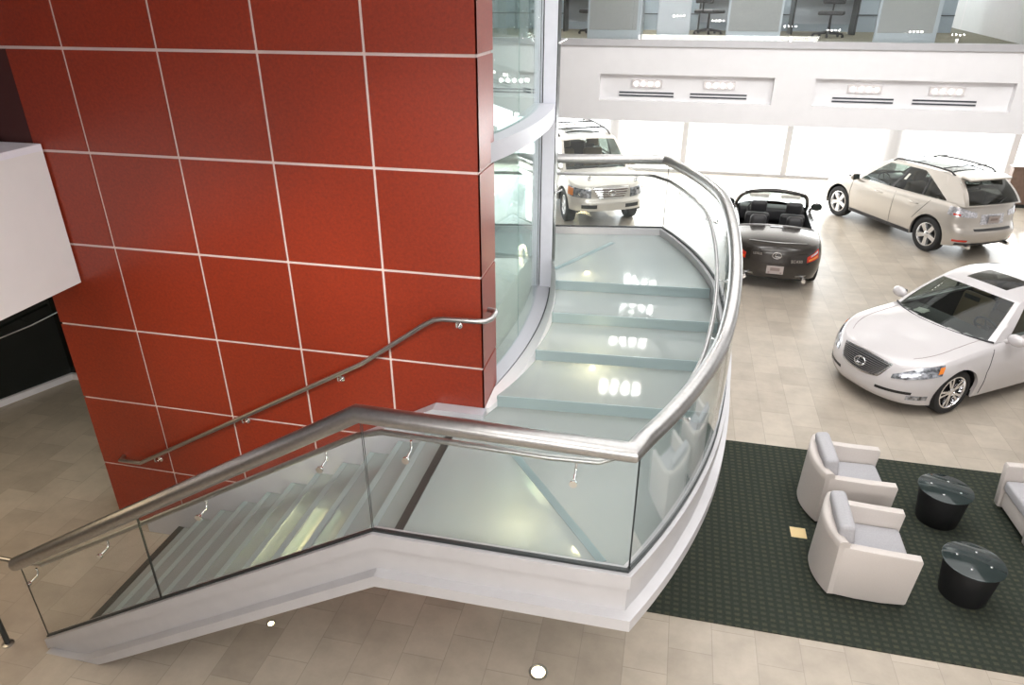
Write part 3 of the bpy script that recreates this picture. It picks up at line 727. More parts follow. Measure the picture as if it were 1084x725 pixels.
# ================================================================== CARS
def lin(tab, v):
    if v <= tab[0][0]: return tab[0][1]
    for (a, p), (c, q) in zip(tab[:-1], tab[1:]):
        if v <= c: return p+(q-p)*(v-a)/(c-a)
    return tab[-1][1]
def smooth(tab, v):
    """Catmull style interpolation of a table sorted by its first column"""
    n = len(tab)
    if v <= tab[0][0]: return tab[0][1]
    if v >= tab[-1][0]: return tab[-1][1]
    for i in range(n-1):
        x0, y0 = tab[i]; x1, y1 = tab[i+1]
        if v <= x1:
            h = x1-x0; d = (y1-y0)/h
            dl = (y0-tab[i-1][1])/(x0-tab[i-1][0]) if i > 0 else d
            dr = (tab[i+2][1]-y1)/(tab[i+2][0]-x1) if i < n-2 else d
            m0 = 0 if dl*d <= 0 else (dl+d)/2; m1 = 0 if dr*d <= 0 else (dr+d)/2
            t = (v-x0)/h
            return y0*(1+2*t)*(1-t)**2+m0*h*t*(1-t)**2+y1*t*t*(3-2*t)+m1*h*t*t*(t-1)
class Body:
    def __init__(s, P): s.__dict__.update(P)
    def xn(s, q):            # nominal x of outline parameter q in 0..3
        if q < 1: return s.XF-s.cf+s.cf*math.cos(q*PI/2)**(2/s.nf)
        if q <= 2: return s.XF-s.cf+(s.XR+s.cr-s.XF+s.cf)*(q-1)
        return s.XR+s.cr-s.cr*math.cos((3-q)*PI/2)**(2/s.nr)
    def out(s, q, z):
        w = s.W*smooth(s.wp, z)
        if q < 1:
            th = q*PI/2; x = s.XF-s.cf+(s.cf+smooth(s.dxf, z))*max(0, math.cos(th))**(2/s.nf); y = w*max(0, math.sin(th))**(2/s.nf)
        elif q <= 2: x = s.xn(q); y = w
        else:
            th = (3-q)*PI/2; x = s.XR+s.cr-(s.cr+smooth(s.dxr, z))*max(0, math.cos(th))**(2/s.nr); y = w*max(0, math.sin(th))**(2/s.nr)
        zsx = s.zsh(q)
        k = max(0, 1-(zsx-z)/.07); y *= 1-.03*k*k
        return x, y*(1-.05*abs((x-.1)/2.3)**3)
    def zsh(s, q): return smooth(s.zs, s.xn(q))
    def zbot(s, q):
        x = s.xn(q); z = lin(s.sill, x)
        for xw, ra, zc_ in s.arches:
            d = abs(x-xw)
            if d < ra: z = max(z, zc_+math.sqrt(max(0, ra*ra-d*d)))
        return z
    def qx(s, x):            # outline parameter at a nominal x
        if x > s.XF-s.cf: return math.acos(min(1, max(0, (x-s.XF+s.cf)/s.cf))**(s.nf/2))/(PI/2)
        if x < s.XR+s.cr: return 3-math.acos(min(1, max(0, (s.XR+s.cr-x)/s.cr))**(s.nr/2))/(PI/2)
        return 1+(x-(s.XF-s.cf))/(s.XR+s.cr-s.XF+s.cf)
    def qf(s, y, z): return math.asin(min(1, abs(y)/(s.W*smooth(s.wp, z)))**(s.nf/2))/(PI/2)
    def qr(s, y, z): return 3-math.asin(min(1, abs(y)/(s.W*smooth(s.wp, z)))**(s.nr/2))/(PI/2)
    def P(s, q, z, sg=1, off=0.0):
        q = max(0.0, min(3.0, q))
        x, y = s.out(q, z)
        if off:
            e = .01; xa, ya = s.out(max(0, q-e), z); xb, yb = s.out(min(3, q+e), z)
            if q-e < 0: ya = -yb; xa = xb
            if q+e > 3: yb = -ya; xb = xa
            d = Vector((xb-xa, yb-ya, 0))
            if d.length > 1e-7:
                n = Vector((d.y, -d.x, 0)).normalized()
                if n.x*(1 if q < 1.5 else -1) < 0 and (q < .5 or q > 2.5): n = -n
                if .5 <= q <= 2.5 and n.y < 0: n = -n
                x += n.x*off; y += n.y*off
        return Vector((x, sg*y, z))
    def crown_z(s, x, ys, t): return smooth(s.crown, x)*(1-abs(t)**2.4)
def uniq(L, e=1e-4):
    L = sorted(L); o = [L[0]]
    for v in L[1:]:
        if v-o[-1] > e: o.append(v)
    return o
def qcurve(a, c, off):
    a, c, off = Vector(a), Vector(c), Vector(off)
    return lambda t: a+(c-a)*t+off*(4*t*(1-t))
def coons(c0, c1, d0, d1):
    p00, p10, p01, p11 = c0(0), c0(1), c1(0), c1(1)
    return lambda u, v: c0(u)*(1-v)+c1(u)*v+d0(v)*(1-u)+d1(v)*u-(p00*(1-u)*(1-v)+p10*u*(1-v)+p01*(1-u)*v+p11*u*v)
def fl(y): return lambda v: Vector((v.x, -v.y, v.z))
def flipc(f): return lambda t: Vector((f(t).x, -f(t).y, f(t).z))
def patchset(fn, wins, v0, v1, nu=24, nv=8):
    """split a patch into body colour frame and panes; wins: list of (u0,u1); v0/v1: functions of u. returns frame MB and list of pane MBs"""
    us = uniq([i/nu for i in range(nu+1)]+[w for p in wins for w in p], .004)
    rows = []
    def vv(u): return [0, v0(u)*.5, v0(u)]+[v0(u)+(v1(u)-v0(u))*i/nv for i in range(1, nv+1)]+[v1(u)+(1-v1(u))*.5, 1]
    m = nv+5
    V = [[fn(u, v) for v in vv(u)] for u in us]
    fr = MB(); panes = [MB() for _ in wins]
    for i in range(len(us)-1):
        mid = (us[i]+us[i+1])/2; w = next((k for k, p in enumerate(wins) if p[0] < mid < p[1]), None)
        for j in range(m-1):
            quad = [V[i][j], V[i+1][j], V[i+1][j+1], V[i][j+1]]
            inside = 2 <= j < m-3
            if inside and w is not None: panes[w].add(quad, [(0, 1, 2, 3)])
            else:
                trim = inside and wins and wins[0][0] < mid < wins[-1][1]
                fr.add(quad, [(0, 1, 2, 3)], 1 if trim else 0)
    return fr, panes
def trim_patch(B, name, qz, mats, parent, nu=12, nv=3, off=.008, sgs=(1,), mi=None, deep=.012, smoothang=40):
    """conforming trim piece; qz(u,v)->(q,z) or negative q for the other side"""
    mb = MB()
    for sg in sgs:
        def pt(u, v, o):
            q, z = qz(u, v)
            return B.P(abs(q), z, sg*(1 if q >= 0 else -1), o)
        us = [i/nu for i in range(nu+1)]; vs = [i/nv for i in range(nv+1)]
        mb.grid(lambda u, v: pt(u, v, off), us, vs)
        loop = [(u, 0) for u in us]+[(1, v) for v in vs[1:]]+[(u, 1) for u in us[::-1][1:]]+[(0, v) for v in vs[::-1][1:-1]]
        mb.strip([pt(u, v, off) for u, v in loop], [pt(u, v, off-deep) for u, v in loop], closed=True)
    return obj(name, mb, mats, parent, smoothang, weld=True)
def wheel_mesh(kind, r, wd, rr):
    ty = MB(); h = wd/2
    prof = [(rr, -h*.86), (rr+.02, -h*.95), (r-.045, -h), (r-.012, -h*.88), (r, -h*.62), (r, h*.62), (r-.012, h*.88), (r-.045, h), (rr+.02, h*.95), (rr, h*.86)]
    ax = Matrix.Rotation(-PI/2, 4, 'X')           # lathe axis z -> +y (outside)
    ty.lathe(prof, 40, mtx=ax, closed=True)
    rm = MB()
    rm.lathe([(rr+.004, h*.9), (rr-.012, h*.92), (rr-.022, h*.72), (rr-.03, -h*.8), (rr-.01, -h*.85)], 40, mtx=ax, cap=False)
    rm.lathe([(0, -h*.1), (rr-.02, -h*.1)], 32, 1, mtx=ax)      # dark backing disc behind the spokes
    def spoke(a, w0, w1, n0=.05):
        z0, z1, d = h*.78, h*.66, .03
        pts = [(n0, -w0/2), (rr-.015, -w1/2), (rr-.015, w1/2), (n0, w0/2)]
        M2 = ax @ Matrix.Rotation(a, 4, 'Z')
        top = [M2 @ Vector((x, y, z0 if x < .1 else h*.84)) for x, y in pts]; bot = [M2 @ Vector((x*1.0, y*1.25, h*.35)) for x, y in pts]
        rm.add(top+bot, [(0,1,2,3),(7,6,5,4),(0,4,5,1),(1,5,6,2),(2,6,7,3),(3,7,4,0)])
    if kind == 'ls':
        for k in range(5):
            a = 2*PI*k/5
            for da in (-.17, .17): spoke(a+da, .030, .036)
    else:
        for k in range(5): spoke(2*PI*k/5+PI/2, .075, .095 if kind == 'rx' else .075)
    rm.lathe([(.062, h*.5), (.062, h*.80), (.05, h*.85), (0, h*.87)], 20, mtx=ax)
    return ty, rm
def add_wheels(root, spec, axles, track, kind):
    r, wd, rr = spec
    ty, rm = wheel_mesh(kind, r, wd, rr)
    first = None
    for ax_, steer in axles:
        for sg in (1, -1):
            if first is None:
                t = obj('wheel', ty, M['tyre'], root, 40); m = obj('rim', rm, [M['rim'] if kind != 'ls' else M['chrome'], M['rimdark']], t, 35); first = (t, m)
            else:
                t = first[0].copy(); COL.objects.link(t); t.parent = root; m = first[1].copy(); COL.objects.link(m); m.parent = t
            t.location = (ax_, sg*track, r); t.rotation_euler = (0, 0, (0 if sg > 0 else PI)+steer)
def emblem(root, p, right, up, sz=1.0):
    m = frame(p, right, up); mb = MB()
    pts = [(m @ Vector((.075*sz*math.cos(2*PI*k/28), .052*sz*math.sin(2*PI*k/28), .004))) for k in range(28)]
    mb.tube(pts, .0085*sz, 8, closed=True)
    for a, c in (((-.018, .035), (-.032, -.022)), ((-.032, -.022), (.050, -.022))):
        mb.tube([m @ Vector((a[0]*sz, a[1]*sz, .004)), m @ Vector((c[0]*sz, c[1]*sz, .004))], .008*sz, 8)
    return obj('emblem', mb, M['chrome'], root, 40)
def seat(root, x, y, leather, hd=1.0, z0=.50):
    s_ = obj('seat', MB().rbox((x-.25, y-.25, z0-.12), (x+.28, y+.25, z0+.03), .06, 3), leather, root, 50)
    mt = Matrix.Translation((x-.22, y, z0-.02)) @ Matrix.Rotation(R(-14), 4, 'Y')
    obj('seat_back', MB().rbox((-.08, -.25, 0), (.06, .25, .58), .055, 3, mtx=mt), leather, s_, 50)
    mt2 = mt @ Matrix.Translation((0, 0, .62))
    obj('headrest', MB().rbox((-.06, -.165, -.02), (.06, .165, .22), .06, 4, mtx=mt2), leather, s_, 50)
def steering(root, x, y, z):
    m = Matrix.Translation((x, y, z)) @ Matrix.Rotation(R(-62), 4, 'Y')
    pts = [m @ Vector((.185*math.cos(2*PI*k/28), .185*math.sin(2*PI*k/28), 0)) for k in range(28)]
    mb = MB().tube(pts, .017, 8, closed=True)
    for a in (0, PI, -PI/2): mb.tube([m @ Vector((.18*math.sin(a+PI/2)*0+.18*math.cos(a), .18*math.sin(a), 0)), m @ Vector((0, 0, -.02))], .015, 6)
    mb.lathe([(.06, -.04), (.05, .0), (0, .005)], 14, mtx=m)
    obj('steering_wheel', mb, M['plastic'], root, 50)
def mirror_pair(root, x, y, z, paint, tilt=0):
    for sg in (1, -1):
        mb = MB(); bm = bmesh.new(); bmesh.ops.create_uvsphere(bm, u_segments=18, v_segments=12, radius=1)
        for v in bm.verts:
            c = v.co; v.co = Vector((x+c.x*.075*(1 if c.x > 0 else .45), sg*(y+.11+c.y*.125), z+.05+c.z*.085))
        mb._bm(bm); mb.tube([(x, sg*(y-.04), z-.03), (x, sg*(y+.05), z+.02)], [.035, .03], 10)
        o = obj('side_mirror', mb, paint, root, 50)
        obj('mirror_glass', MB().rbox((x-.040, sg*(y+.11)-.095, z-.01), (x-.034, sg*(y+.11)+.095, z+.11), .003, 1), M['tableglass'], o)
def handle(root, B, x, z, sg, m):
    p = B.P(B.qx(x), z, sg, .012); q_ = B.P(B.qx(x-.2), z, sg, .012); mid = B.P(B.qx(x-.1), z, sg, .03)
    obj('door_handle', MB().tube([p, p*.7+mid*.3+Vector((0, sg*.008, 0)), mid, q_*.7+mid*.3+Vector((0, sg*.008, 0)), q_], .014, 8), m, root, 50)

def build_car(name, label, P, group=None):
    root = thing(name, label, 'car', (0, 0, 0), 0, group)
    B = Body(P); paint = M[P['paint']]
    # ---- lower body shell
    qs = [i/16 for i in range(17)]+[1+i/40 for i in range(1, 41)]+[2+i/16 for i in range(1, 17)]
    for xw, ra, zc_ in B.arches:
        for f_ in (-1.0, -.997, -.96, -.9, -.8, -.65, -.45, -.22, 0, .22, .45, .65, .8, .9, .96, .997, 1.0): qs.append(B.qx(xw+f_*ra))
        for f_ in (-1.003, 1.003): qs.append(B.qx(xw+f_*ra))
    qs = uniq(qs, .0004); K = 16
    mb = MB()
    for sg in (1, -1):
        rows = []
        for q in qs:
            zb, zs_ = B.zbot(q), B.zsh(q)
            col = [B.P(q, zb+.01, sg)*1 for _ in (0,)]
            inn = B.P(q, zb, sg); inn = Vector((inn.x*(1 if 0.6 < q < 2.4 else .985), inn.y-sg*min(.05, abs(inn.y)*.5), zb+.01))
            col = [inn]+[B.P(q, zb+(zs_-zb)*(1-(1-k/K)**1.25), sg) for k in range(K+1)]
            rows.append(col)
        m = K+2; V = [p for c in rows for p in c]; F = []
        for i in range(len(qs)-1):
            for j in range(m-1): F.append((i*m+j, (i+1)*m+j, (i+1)*m+j+1, i*m+j+1))
        mb.add(V, F)
    ts = [-1, -.985, -.96, -.92, -.88, -.75, -.55, -.3, 0, .3, .55, .75, .88, .92, .96, .985, 1]
    def top(q, t):
        p = B.P(q, B.zsh(q), 1); return Vector((p.x, p.y*t, p.z+B.crown_z(p.x, p.y, t)))
    B.top = top
    V = [[top(q, t) for t in ts] for q in qs]
    xr_, xf_, br, bf, th = P['hole']
    for i in range(len(qs)-1):
        for j in range(len(ts)-1):
            c = (V[i][j]+V[i+1][j+1])/2; tm = (ts[j]+ts[j+1])/2
            if abs(tm) < th and xr_-br*(1-tm*tm) < c.x < xf_+bf*(1-tm*tm): continue
            mb.add([V[i][j], V[i+1][j], V[i+1][j+1], V[i][j+1]], [(0, 1, 2, 3)])
    obj('body', mb, paint, root, 38, weld=True)
    # ---- dark underbody, wheel wells and cabin tub
    ub = MB(); s_lo = lin(B.sill, 0)
    ub.box((B.XR+.35, -(B.W-.32), s_lo-.03), (B.XF-.35, B.W-.32, s_lo+.12))
    ub.box((B.arches[1][0]+B.arches[1][1], -(B.W-.08), s_lo), (B.arches[0][0]-B.arches[0][1], B.W-.08, s_lo+.1))
    for xw, ra, zc_ in B.arches:
        for sg in (1, -1):
            a0 = [Vector((xw+(ra-.004)*math.cos(t_), sg*(B.W-.34), zc_+(ra-.004)*math.sin(t_))) for t_ in [PI*k/18-.25+.5*k/18*0 for k in range(19)]]
            a1 = [Vector((p.x, sg*(B.W*.955-.015), p.z)) for p in a0]
            ub.strip(a0, a1); ub.add([*a0], [list(range(19))])
    obj('underbody', ub, M['black'], root, fix=False)
    if P.get('tub'):
        x0, x1, y, zf, zt2 = P['tub']; t = MB()
        t.add([(x0, -y, zf), (x1, -y, zf), (x1, y, zf), (x0, y, zf), (x0, -y, zt2), (x1, -y, zt2), (x1, y, zt2), (x0, y, zt2)], [(0,1,2,3),(0,1,5,4),(1,2,6,5),(2,3,7,6),(3,0,4,7)])
        obj('cabin_tub', t, M[P.get('tubmat', 'darkleather')], root, fix=False)
    # ---- greenhouse
    G = P.get('green')
    if G:
        A0, A1, D1, D0 = [Vector(G[k]) for k in ('A0', 'A1', 'D1', 'D0')]
        mir = lambda v: Vector((v.x, -v.y, v.z))
        b0, b1, b2, b3, sy, rz_ = G['bul']                # windscreen foot, roof front, roof rear, rear glass foot, side bulge, roof arch
        rc = G.get('rc', .045)
        sideb = qcurve(A0, D0, (0, G.get('bsy', .06), G.get('bsz', 0))); sidet = qcurve(A1, D1, (0, sy, rz_)); pa = qcurve(A0, A1, (0, .012, .02)); pd = qcurve(D0, D1, (G.get('pdx', 0), .012, .02))
        S = coons(sideb, sidet, pa, pd)
        wb = qcurve(mir(A0), A0, (b0, 0, .02)); wt = qcurve(mir(A1), A1, (b1, 0, rc)); rt = qcurve(mir(D1), D1, (-b2, 0, rc)); rb = qcurve(mir(D0), D0, (-b3, 0, .015))
        W_ = coons(wb, wt, flipc(pa), pa); RG = coons(rb, rt, flipc(pd), pd)
        RO = coons(wt, rt, flipc(sidet), sidet)
        fr = MB()
        sv0, sv1 = G.get('sv0', lambda u: .06), G.get('sv1', lambda u: .92)
        gm = M[G.get('sideglass', 'tint')]
        for sg in (1, -1):
            f_, ps = patchset((lambda u, v: S(u, v)) if sg > 0 else (lambda u, v: mir(S(u, v))), G['wins'], sv0, sv1, nu=36)
            fr.add(f_.v, f_.f); fr.m[-len(f_.m):] = f_.m
            for k, pmb in enumerate(ps): obj('side_window', pmb, M[G['sidemats'][k]] if 'sidemats' in G else gm, root, 30, weld=True)
        f_, ps = patchset(W_, [(.045, .955)], lambda u: .02, lambda u: .95); fr.add(f_.v, f_.f); obj('windscreen', ps[0], M[G.get('wsglass', 'tint')], root, 30, weld=True)
        f_, ps = patchset(RG, [G.get('rgu', (.07, .93))], lambda u: G.get('rgv', (.05, .93))[0], lambda u: G.get('rgv', (.05, .93))[1]); fr.add(f_.v, f_.f); obj('rear_window', ps[0], M[G.get('rearglass', 'tintdark')], root, 30, weld=True)
        sr = G.get('sunroof')
        f_, ps = patchset(RO, [sr[:2]] if sr else [], (lambda u: sr[2]) if sr else (lambda u: .3), (lambda u: sr[3]) if sr else (lambda u: .6), nu=20, nv=6); fr.add(f_.v, f_.f, 0)
        if sr: obj('sunroof', ps[0], M['tintdark'] if sr[4] else M['tableglass'], root, 30, weld=True)
        obj('roof_frame', fr, [paint, M['plastic']], root, 38, weld=True)
        B.RO, B.S, B.Wn, B.RG = RO, S, W_, RG
    return root, B
def place(root, x, y, deg, sc=1.0):
    root.location = (x, y, 0); root.rotation_euler = (0, 0, R(deg)); root.scale = sc if isinstance(sc, tuple) else (sc, sc, sc)
def gap(root, B, pts, w=.005, sgs=(1, -1), name='panel_gap'):
    mb = MB()
    for sg in sgs: mb.tube([B.P(B.qx(xx), zz, sg, .002) for (xa, za), (xb, zb_) in zip(pts[:-1], pts[1:]) for xx, zz in [(xa+(xb-xa)*i/5, za+(zb_-za)*i/5) for i in range(6 if (xb, zb_) == pts[-1] else 5)]], w, 6)
    obj(name, mb, M['plastic'], root)

# ---------------------------------------------------------------- white sedan
LS = dict(XF=2.39, XR=-2.64, W=.9375, cf=.92, nf=2.55, cr=.7, nr=2.8, paint='pearl',
    dxf=[(.15, -.12), (.25, -.03), (.36, 0), (.50, -.005), (.62, -.045), (.74, -.12), (.85, -.24)], dxr=[(.2, -.1), (.4, 0), (.6, -.02), (.98, -.10)],
    wp=[(.15, .93), (.30, .965), (.52, 1.0), (.68, .995), (.82, .965), (.98, .925)],
    zs=[(-2.64, .94), (-2.3, .985), (-1.5, 1.01), (-.5, .995), (.5, .975), (1.2, .93), (1.7, .875), (2.1, .81), (2.39, .745)],
    sill=[(-2.64, .26), (-2.1, .22), (-1.5, .2), (1.5, .2), (2.0, .19), (2.39, .19)], arches=[(1.485, .385, .345), (-1.485, .385, .345)],
    crown=[(-2.64, 0), (-2.4, .04), (-1.8, .06), (0, .06), (1.0, .085), (1.6, .085), (2.05, .06), (2.3, .02), (2.39, 0)],
    hole=(-1.80, .80, .25, .29, .87), tub=(-1.9, 1.10, .78, .35, .95),
    green=dict(A0=(.85, .815, .975), A1=(.24, .615, 1.42), D1=(-1.12, .60, 1.41), D0=(-2.0, .75, 1.02), bul=(.30, .10, .10, .22, .05, .055), bsy=.055,
        wins=[(.09, .455), (.485, .775), (.80, .90)], sv0=lambda u: .05, sv1=lambda u: .90-.15*max(0, u-.6), sunroof=(.25, .75, .12, .46, True)))
ls, B = build_car('sedan', 'white four-door sedan parked nearest the green carpet', LS, None)
add_wheels(ls, (.345, .245, .245), ((1.485, 0), (-1.485, 0)), .755, 'ls')
seat(ls, -.05, .37, M['tan'], z0=.52); seat(ls, -.05, -.37, M['tan'], z0=.52)
obj('rear_bench', MB().rbox((-1.35, -.66, .42), (-.85, .66, .56), .05, 3).rbox((-1.5, -.66, .5), (-1.32, .66, 1.02), .06, 3), M['tan'], ls, 50)
obj('dashboard', MB().rbox((.48, -.76, .62), (1.06, .76, .965), .07, 4), M['plastic'], ls, 50); steering(ls, .40, .37, .95)
obj('windscreen_seal', MB().tube([B.Wn(i/20, .012)+Vector((.012, 0, .006)) for i in range(21)], .014, 8), M['plastic'], ls, 40)
obj('dash_paper', MB().add([(.72, -.52, .975), (.92, -.46, .975), (.88, -.30, .982), (.68, -.36, .982)], [(0, 1, 2, 3)]).box((.70, -.50, .9665), (.88, -.34, .971)), M['paper'], ls)
obj('interior_mirror', MB().rbox((.33, -.12, 1.24), (.36, .12, 1.31), .012, 2), M['plastic'], ls, 40)
mirror_pair(ls, .64, .86, 1.0, M['pearl'])
gtop = lambda u: .735-.02*abs(2*u-1)**2
def gq(u, v, hw0=.31, hw1=.415, z0=.495, pad=0.0):
    zb_ = z0-pad+.045*abs(2*u-1)**2.2; z = zb_+(gtop(u)+pad*.6-zb_)*v; hw = (hw0+(hw1-hw0)*v**.7)+pad
    y = (2*u-1)*hw; q = B.qf(y, z); return (q if y >= 0 else -q, z)
# q is measured from the nose; negative means the other flank
trim_patch(B, 'grille_surround', lambda u, v: gq(u, v, pad=.022), M['chrome'], ls, 16, 6, .006)
gr = trim_patch(B, 'grille', lambda u, v: gq(u, v), M['rimdark'], ls, 16, 6, .010)
mbg = MB()
for k in range(9):
    v = .06+.88*k/8
    pts = []
    for i in range(17):
        q, z = gq(i/16, v); pts.append(B.P(abs(q), z, 1 if q >= 0 else -1, .016))
    mbg.tube(pts, .0065, 6)
obj('grille_bars', mbg, M['steel'], gr, 40)
q0, z0 = gq(.5, .5); emblem(ls, B.P(0, .615, 1, .032), (0, 1, 0), (-.35, 0, 1), 1.15)
def hl(u, v):
    q = B.qf(.50, .64)+(B.qx(1.86)-B.qf(.50, .64))*u; zh = B.zsh(q)-.022-.02*(1-u); zl = .562+.125*u**1.3
    return (q, zl+(zh-zl)*v*(.35+.65*min(1, u*2.2)) if u < .45 else zl+(zh-zl)*v)
for sg in (1, -1):
    h_ = trim_patch(B, 'headlamp', hl, M['lens'], ls, 14, 4, .009, (sg,))
    trim_patch(B, 'indicator', lambda u, v: (lambda q, z: (q, z))(*hl(.90+.10*u, .25+.6*v)), M['amber'], h_, 4, 3, .013, (sg,))
    trim_patch(B, 'bumper_slot', lambda u, v: (B.qf(.33, .36)+(B.qf(.74, .36)-B.qf(.33, .36))*u, .345+.042*v+.02*u), M['black'], ls, 10, 1, .003, (sg,))
    trim_patch(B, 'fog_lamp', lambda u, v: (B.qf(.70, .33)+(B.qf(.845, .33)-B.qf(.70, .33))*u, .275+.075*v+.015*u), M['lens'], ls, 6, 2, .006, (sg,))
    for x in (.18, -.92): handle(ls, B, x, .80, sg, M['pearl'])
gap(ls, B, [(.98, .24), (1.0, .6), (.90, .92)]); gap(ls, B, [(-.42, .22), (-.42, .92)]); gap(ls, B, [(-1.1, .62), (-1.32, .93)])
obj('hood_seam', MB().tube([B.top(B.qx(x), .80)+Vector((0, 0, .0)) for x in [.95+i*.1 for i in range(13)]], .0035, 6).tube([B.top(B.qx(x), -.80) for x in [.95+i*.1 for i in range(13)]], .0035, 6), M['platedark'], ls)
place(ls, 5.01, 11.59, 215, 1.03)

# ---------------------------------------------------------------- champagne crossover
RX = dict(XF=2.29, XR=-2.17, W=.9225, cf=.85, nf=2.5, cr=.45, nr=2.7, paint='silver',
    dxf=[(.2, -.1), (.35, 0), (.55, 0), (.8, -.12), (1.0, -.3)], dxr=[(.25, -.12), (.36, -.01), (.50, .045), (.62, .035), (.69, -.05), (.9, -.09), (1.2, -.17)],
    wp=[(.2, .95), (.35, .98), (.55, 1.0), (.75, .995), (.95, .97), (1.2, .91)],
    zs=[(-2.17, 1.10), (-1.9, 1.12), (-1.2, 1.10), (0, 1.055), (1.0, 1.02), (1.7, .94), (2.1, .86), (2.29, .79)],
    sill=[(-2.17, .32), (-1.85, .27), (-1.3, .26), (1.3, .26), (1.9, .25), (2.29, .25)], arches=[(1.3575, .42, .37), (-1.3575, .42, .37)],
    crown=[(-2.17, 0), (-1.95, .02), (0, .05), (1.0, .09), (1.7, .08), (2.2, .02), (2.29, 0)],
    hole=(-1.9, 1.05, .05, .25, .88), tub=(-1.9, 1.25, .80, .42, 1.04),
    green=dict(A0=(1.10, .80, 1.02), A1=(.28, .63, 1.57), D1=(-1.55, .60, 1.59), D0=(-2.01, .78, 1.11), bul=(.24, .08, .06, .10, .045, .05), bsy=.06, pdx=-.05,
        wins=[(.085, .385), (.41, .66), (.672, .86)], sv0=lambda u: .055, sv1=lambda u: .90-.80*max(0, min(1, (u-.58)/.28))**1.35, sunroof=(.10, .90, .08, .86, True),
        rgu=(.06, .94), rgv=(.04, .86), sidemats=['tint', 'tintdark', 'tintdark'], rearglass='tintdark'))
rx, B = build_car('crossover', 'champagne silver crossover with roof rails seen from its rear corner', RX)
add_wheels(rx, (.365, .24, .245), ((1.3575, 0), (-1.3575, 0)), .765, 'rx')
seat(rx, .0, .37, M['tan'], z0=.68); seat(rx, .0, -.37, M['tan'], z0=.68)
obj('rear_bench', MB().rbox((-1.2, -.64, .5), (-.7, .64, .68), .05, 3).rbox((-1.32, -.64, .6), (-1.15, .64, 1.18), .06, 3), M['tan'], rx, 50)
obj('dashboard', MB().rbox((.70, -.76, .72), (1.2, .76, 1.03), .07, 4), M['plastic'], rx, 50); steering(rx, .55, .37, 1.04)
mirror_pair(rx, .86, .86, 1.04, M['silver'])
obj('spoiler', MB().rbox((-.13, -.57, -.03), (.12, .57, .012), .018, 3, mtx=Matrix.Translation((-1.70, 0, 1.605)) @ Matrix.Rotation(R(-9), 4, 'Y')), M['silver'], rx, 45)
for sg in (1, -1):
    pts = [B.S(u, 1.0) for u in [.04+.9*i/14 for i in range(15)]]
    pts = [Vector((p.x, sg*(p.y-.045), p.z+(.055 if 0 < i < 14 else -.0))) for i, p in enumerate(pts)]
    obj('roof_rail', MB().tube(pts, .017, 8), M['plastic'], rx, 50)
for x in (-.15, -1.15): obj('roof_crossbar', MB().tube([(x, -.60, 1.70), (x, 0, 1.715), (x, .60, 1.70)], .018, 8, flat=.6), M['plastic'], rx, 50)
for sg in (1, -1):
    def tlq(u, v):
        q = B.qr(.44, 1.0)+(B.qx(-1.74)-B.qr(.44, 1.0))*u; zl = .885+.03*u; zh = 1.05+.035*u
        return (q, zl+(zh-zl)*v*(.6+.4*min(1, 2*u)))
    t_ = trim_patch(B, 'tail_lamp', tlq, M['clearlens'], rx, 12, 4, .010, (sg,))
    trim_patch(B, 'red_lens', lambda u, v: tlq(.50+.28*u, .10+.22*v), M['redlens'], t_, 6, 2, .013, (sg,))
    trim_patch(B, 'bumper_reflector', lambda u, v: (B.qr(.62, .42)+(B.qr(.86, .42)-B.qr(.62, .42))*u, .40+.045*v), M['redlens'], rx, 6, 1, .006, (sg,))
    for x in (.22, -.78): handle(rx, B, x, .93-.02*(x > 0), sg, M['silver'])
    h_ = trim_patch(B, 'headlamp', lambda u, v: (B.qf(.48, .72)+(B.qx(1.75)-B.qf(.48, .72))*u, .66+.05*u+(.14+.02*u)*v), M['lens'], rx, 12, 3, .008, (sg,))
trim_patch(B, 'plate_recess', lambda u, v: ((lambda y, z: (B.qr(y, z) if y >= 0 else -B.qr(y, z), z))((2*u-1)*.33, .74+.20*v)), M['clearlens'], rx, 10, 2, .004)
p = B.P(3, .83, 1, .03)
pl = obj('licence_plate', MB().rbox((p.x-.012, -.155, .76), (p.x-.002, .155, .91), .003, 1), M['plate'], rx); obj('plate_mark', MB().box((p.x-.014, -.10, .815), (p.x-.012, .10, .865)), M['platedark'], pl)
trim_patch(B, 'bumper_pad', lambda u, v: ((lambda y, z: (B.qr(y, z) if y >= 0 else -B.qr(y, z), z))((2*u-1)*.52, .635+.035*v)), M['plastic'], rx, 12, 1, .010)
trim_patch(B, 'lower_valance', lambda u, v: ((lambda y, z: (B.qr(y, z) if y >= 0 else -B.qr(y, z), z))((2*u-1)*.80, .325+.05*v)), M['plastic'], rx, 14, 1, .006)
for sg in (-1, 1): obj('exhaust_tip', MB().tube([(-1.95, sg*.55, .30), (-2.18, sg*.55, .30)], .04, 14), M['chrome'], rx, 40)
for sg in (1, -1): trim_patch(B, 'sill_cladding', lambda u, v: (B.qx(.92-1.84*u), .265+.075*v), M['plastic'], rx, 10, 1, .010, (sg,))
obj('wiper', MB().tube([B.RG(.5, .05)+Vector((-.02, 0, .01)), B.RG(.32, .22)+Vector((-.02, 0, .01))], .009, 6), M['plastic'], rx)
c_ = B.S(.45, .5); obj('window_sticker', MB().add([B.S(u, v)+Vector((0, .008, 0)) for u, v in ((.432, .40), (.458, .40), (.458, .64), (.432, .64))], [(0, 1, 2, 3)]), M['paper'], rx)
gap(rx, B, [(.95, .36), (1.0, .7), (.98, 1.0)]); gap(rx, B, [(-.32, .36), (-.32, 1.04)]); gap(rx, B, [(-.93, .62), (-1.25, 1.07)])
place(rx, 6.04, 19.62, 119, (1.13, 1.03, 1.115))

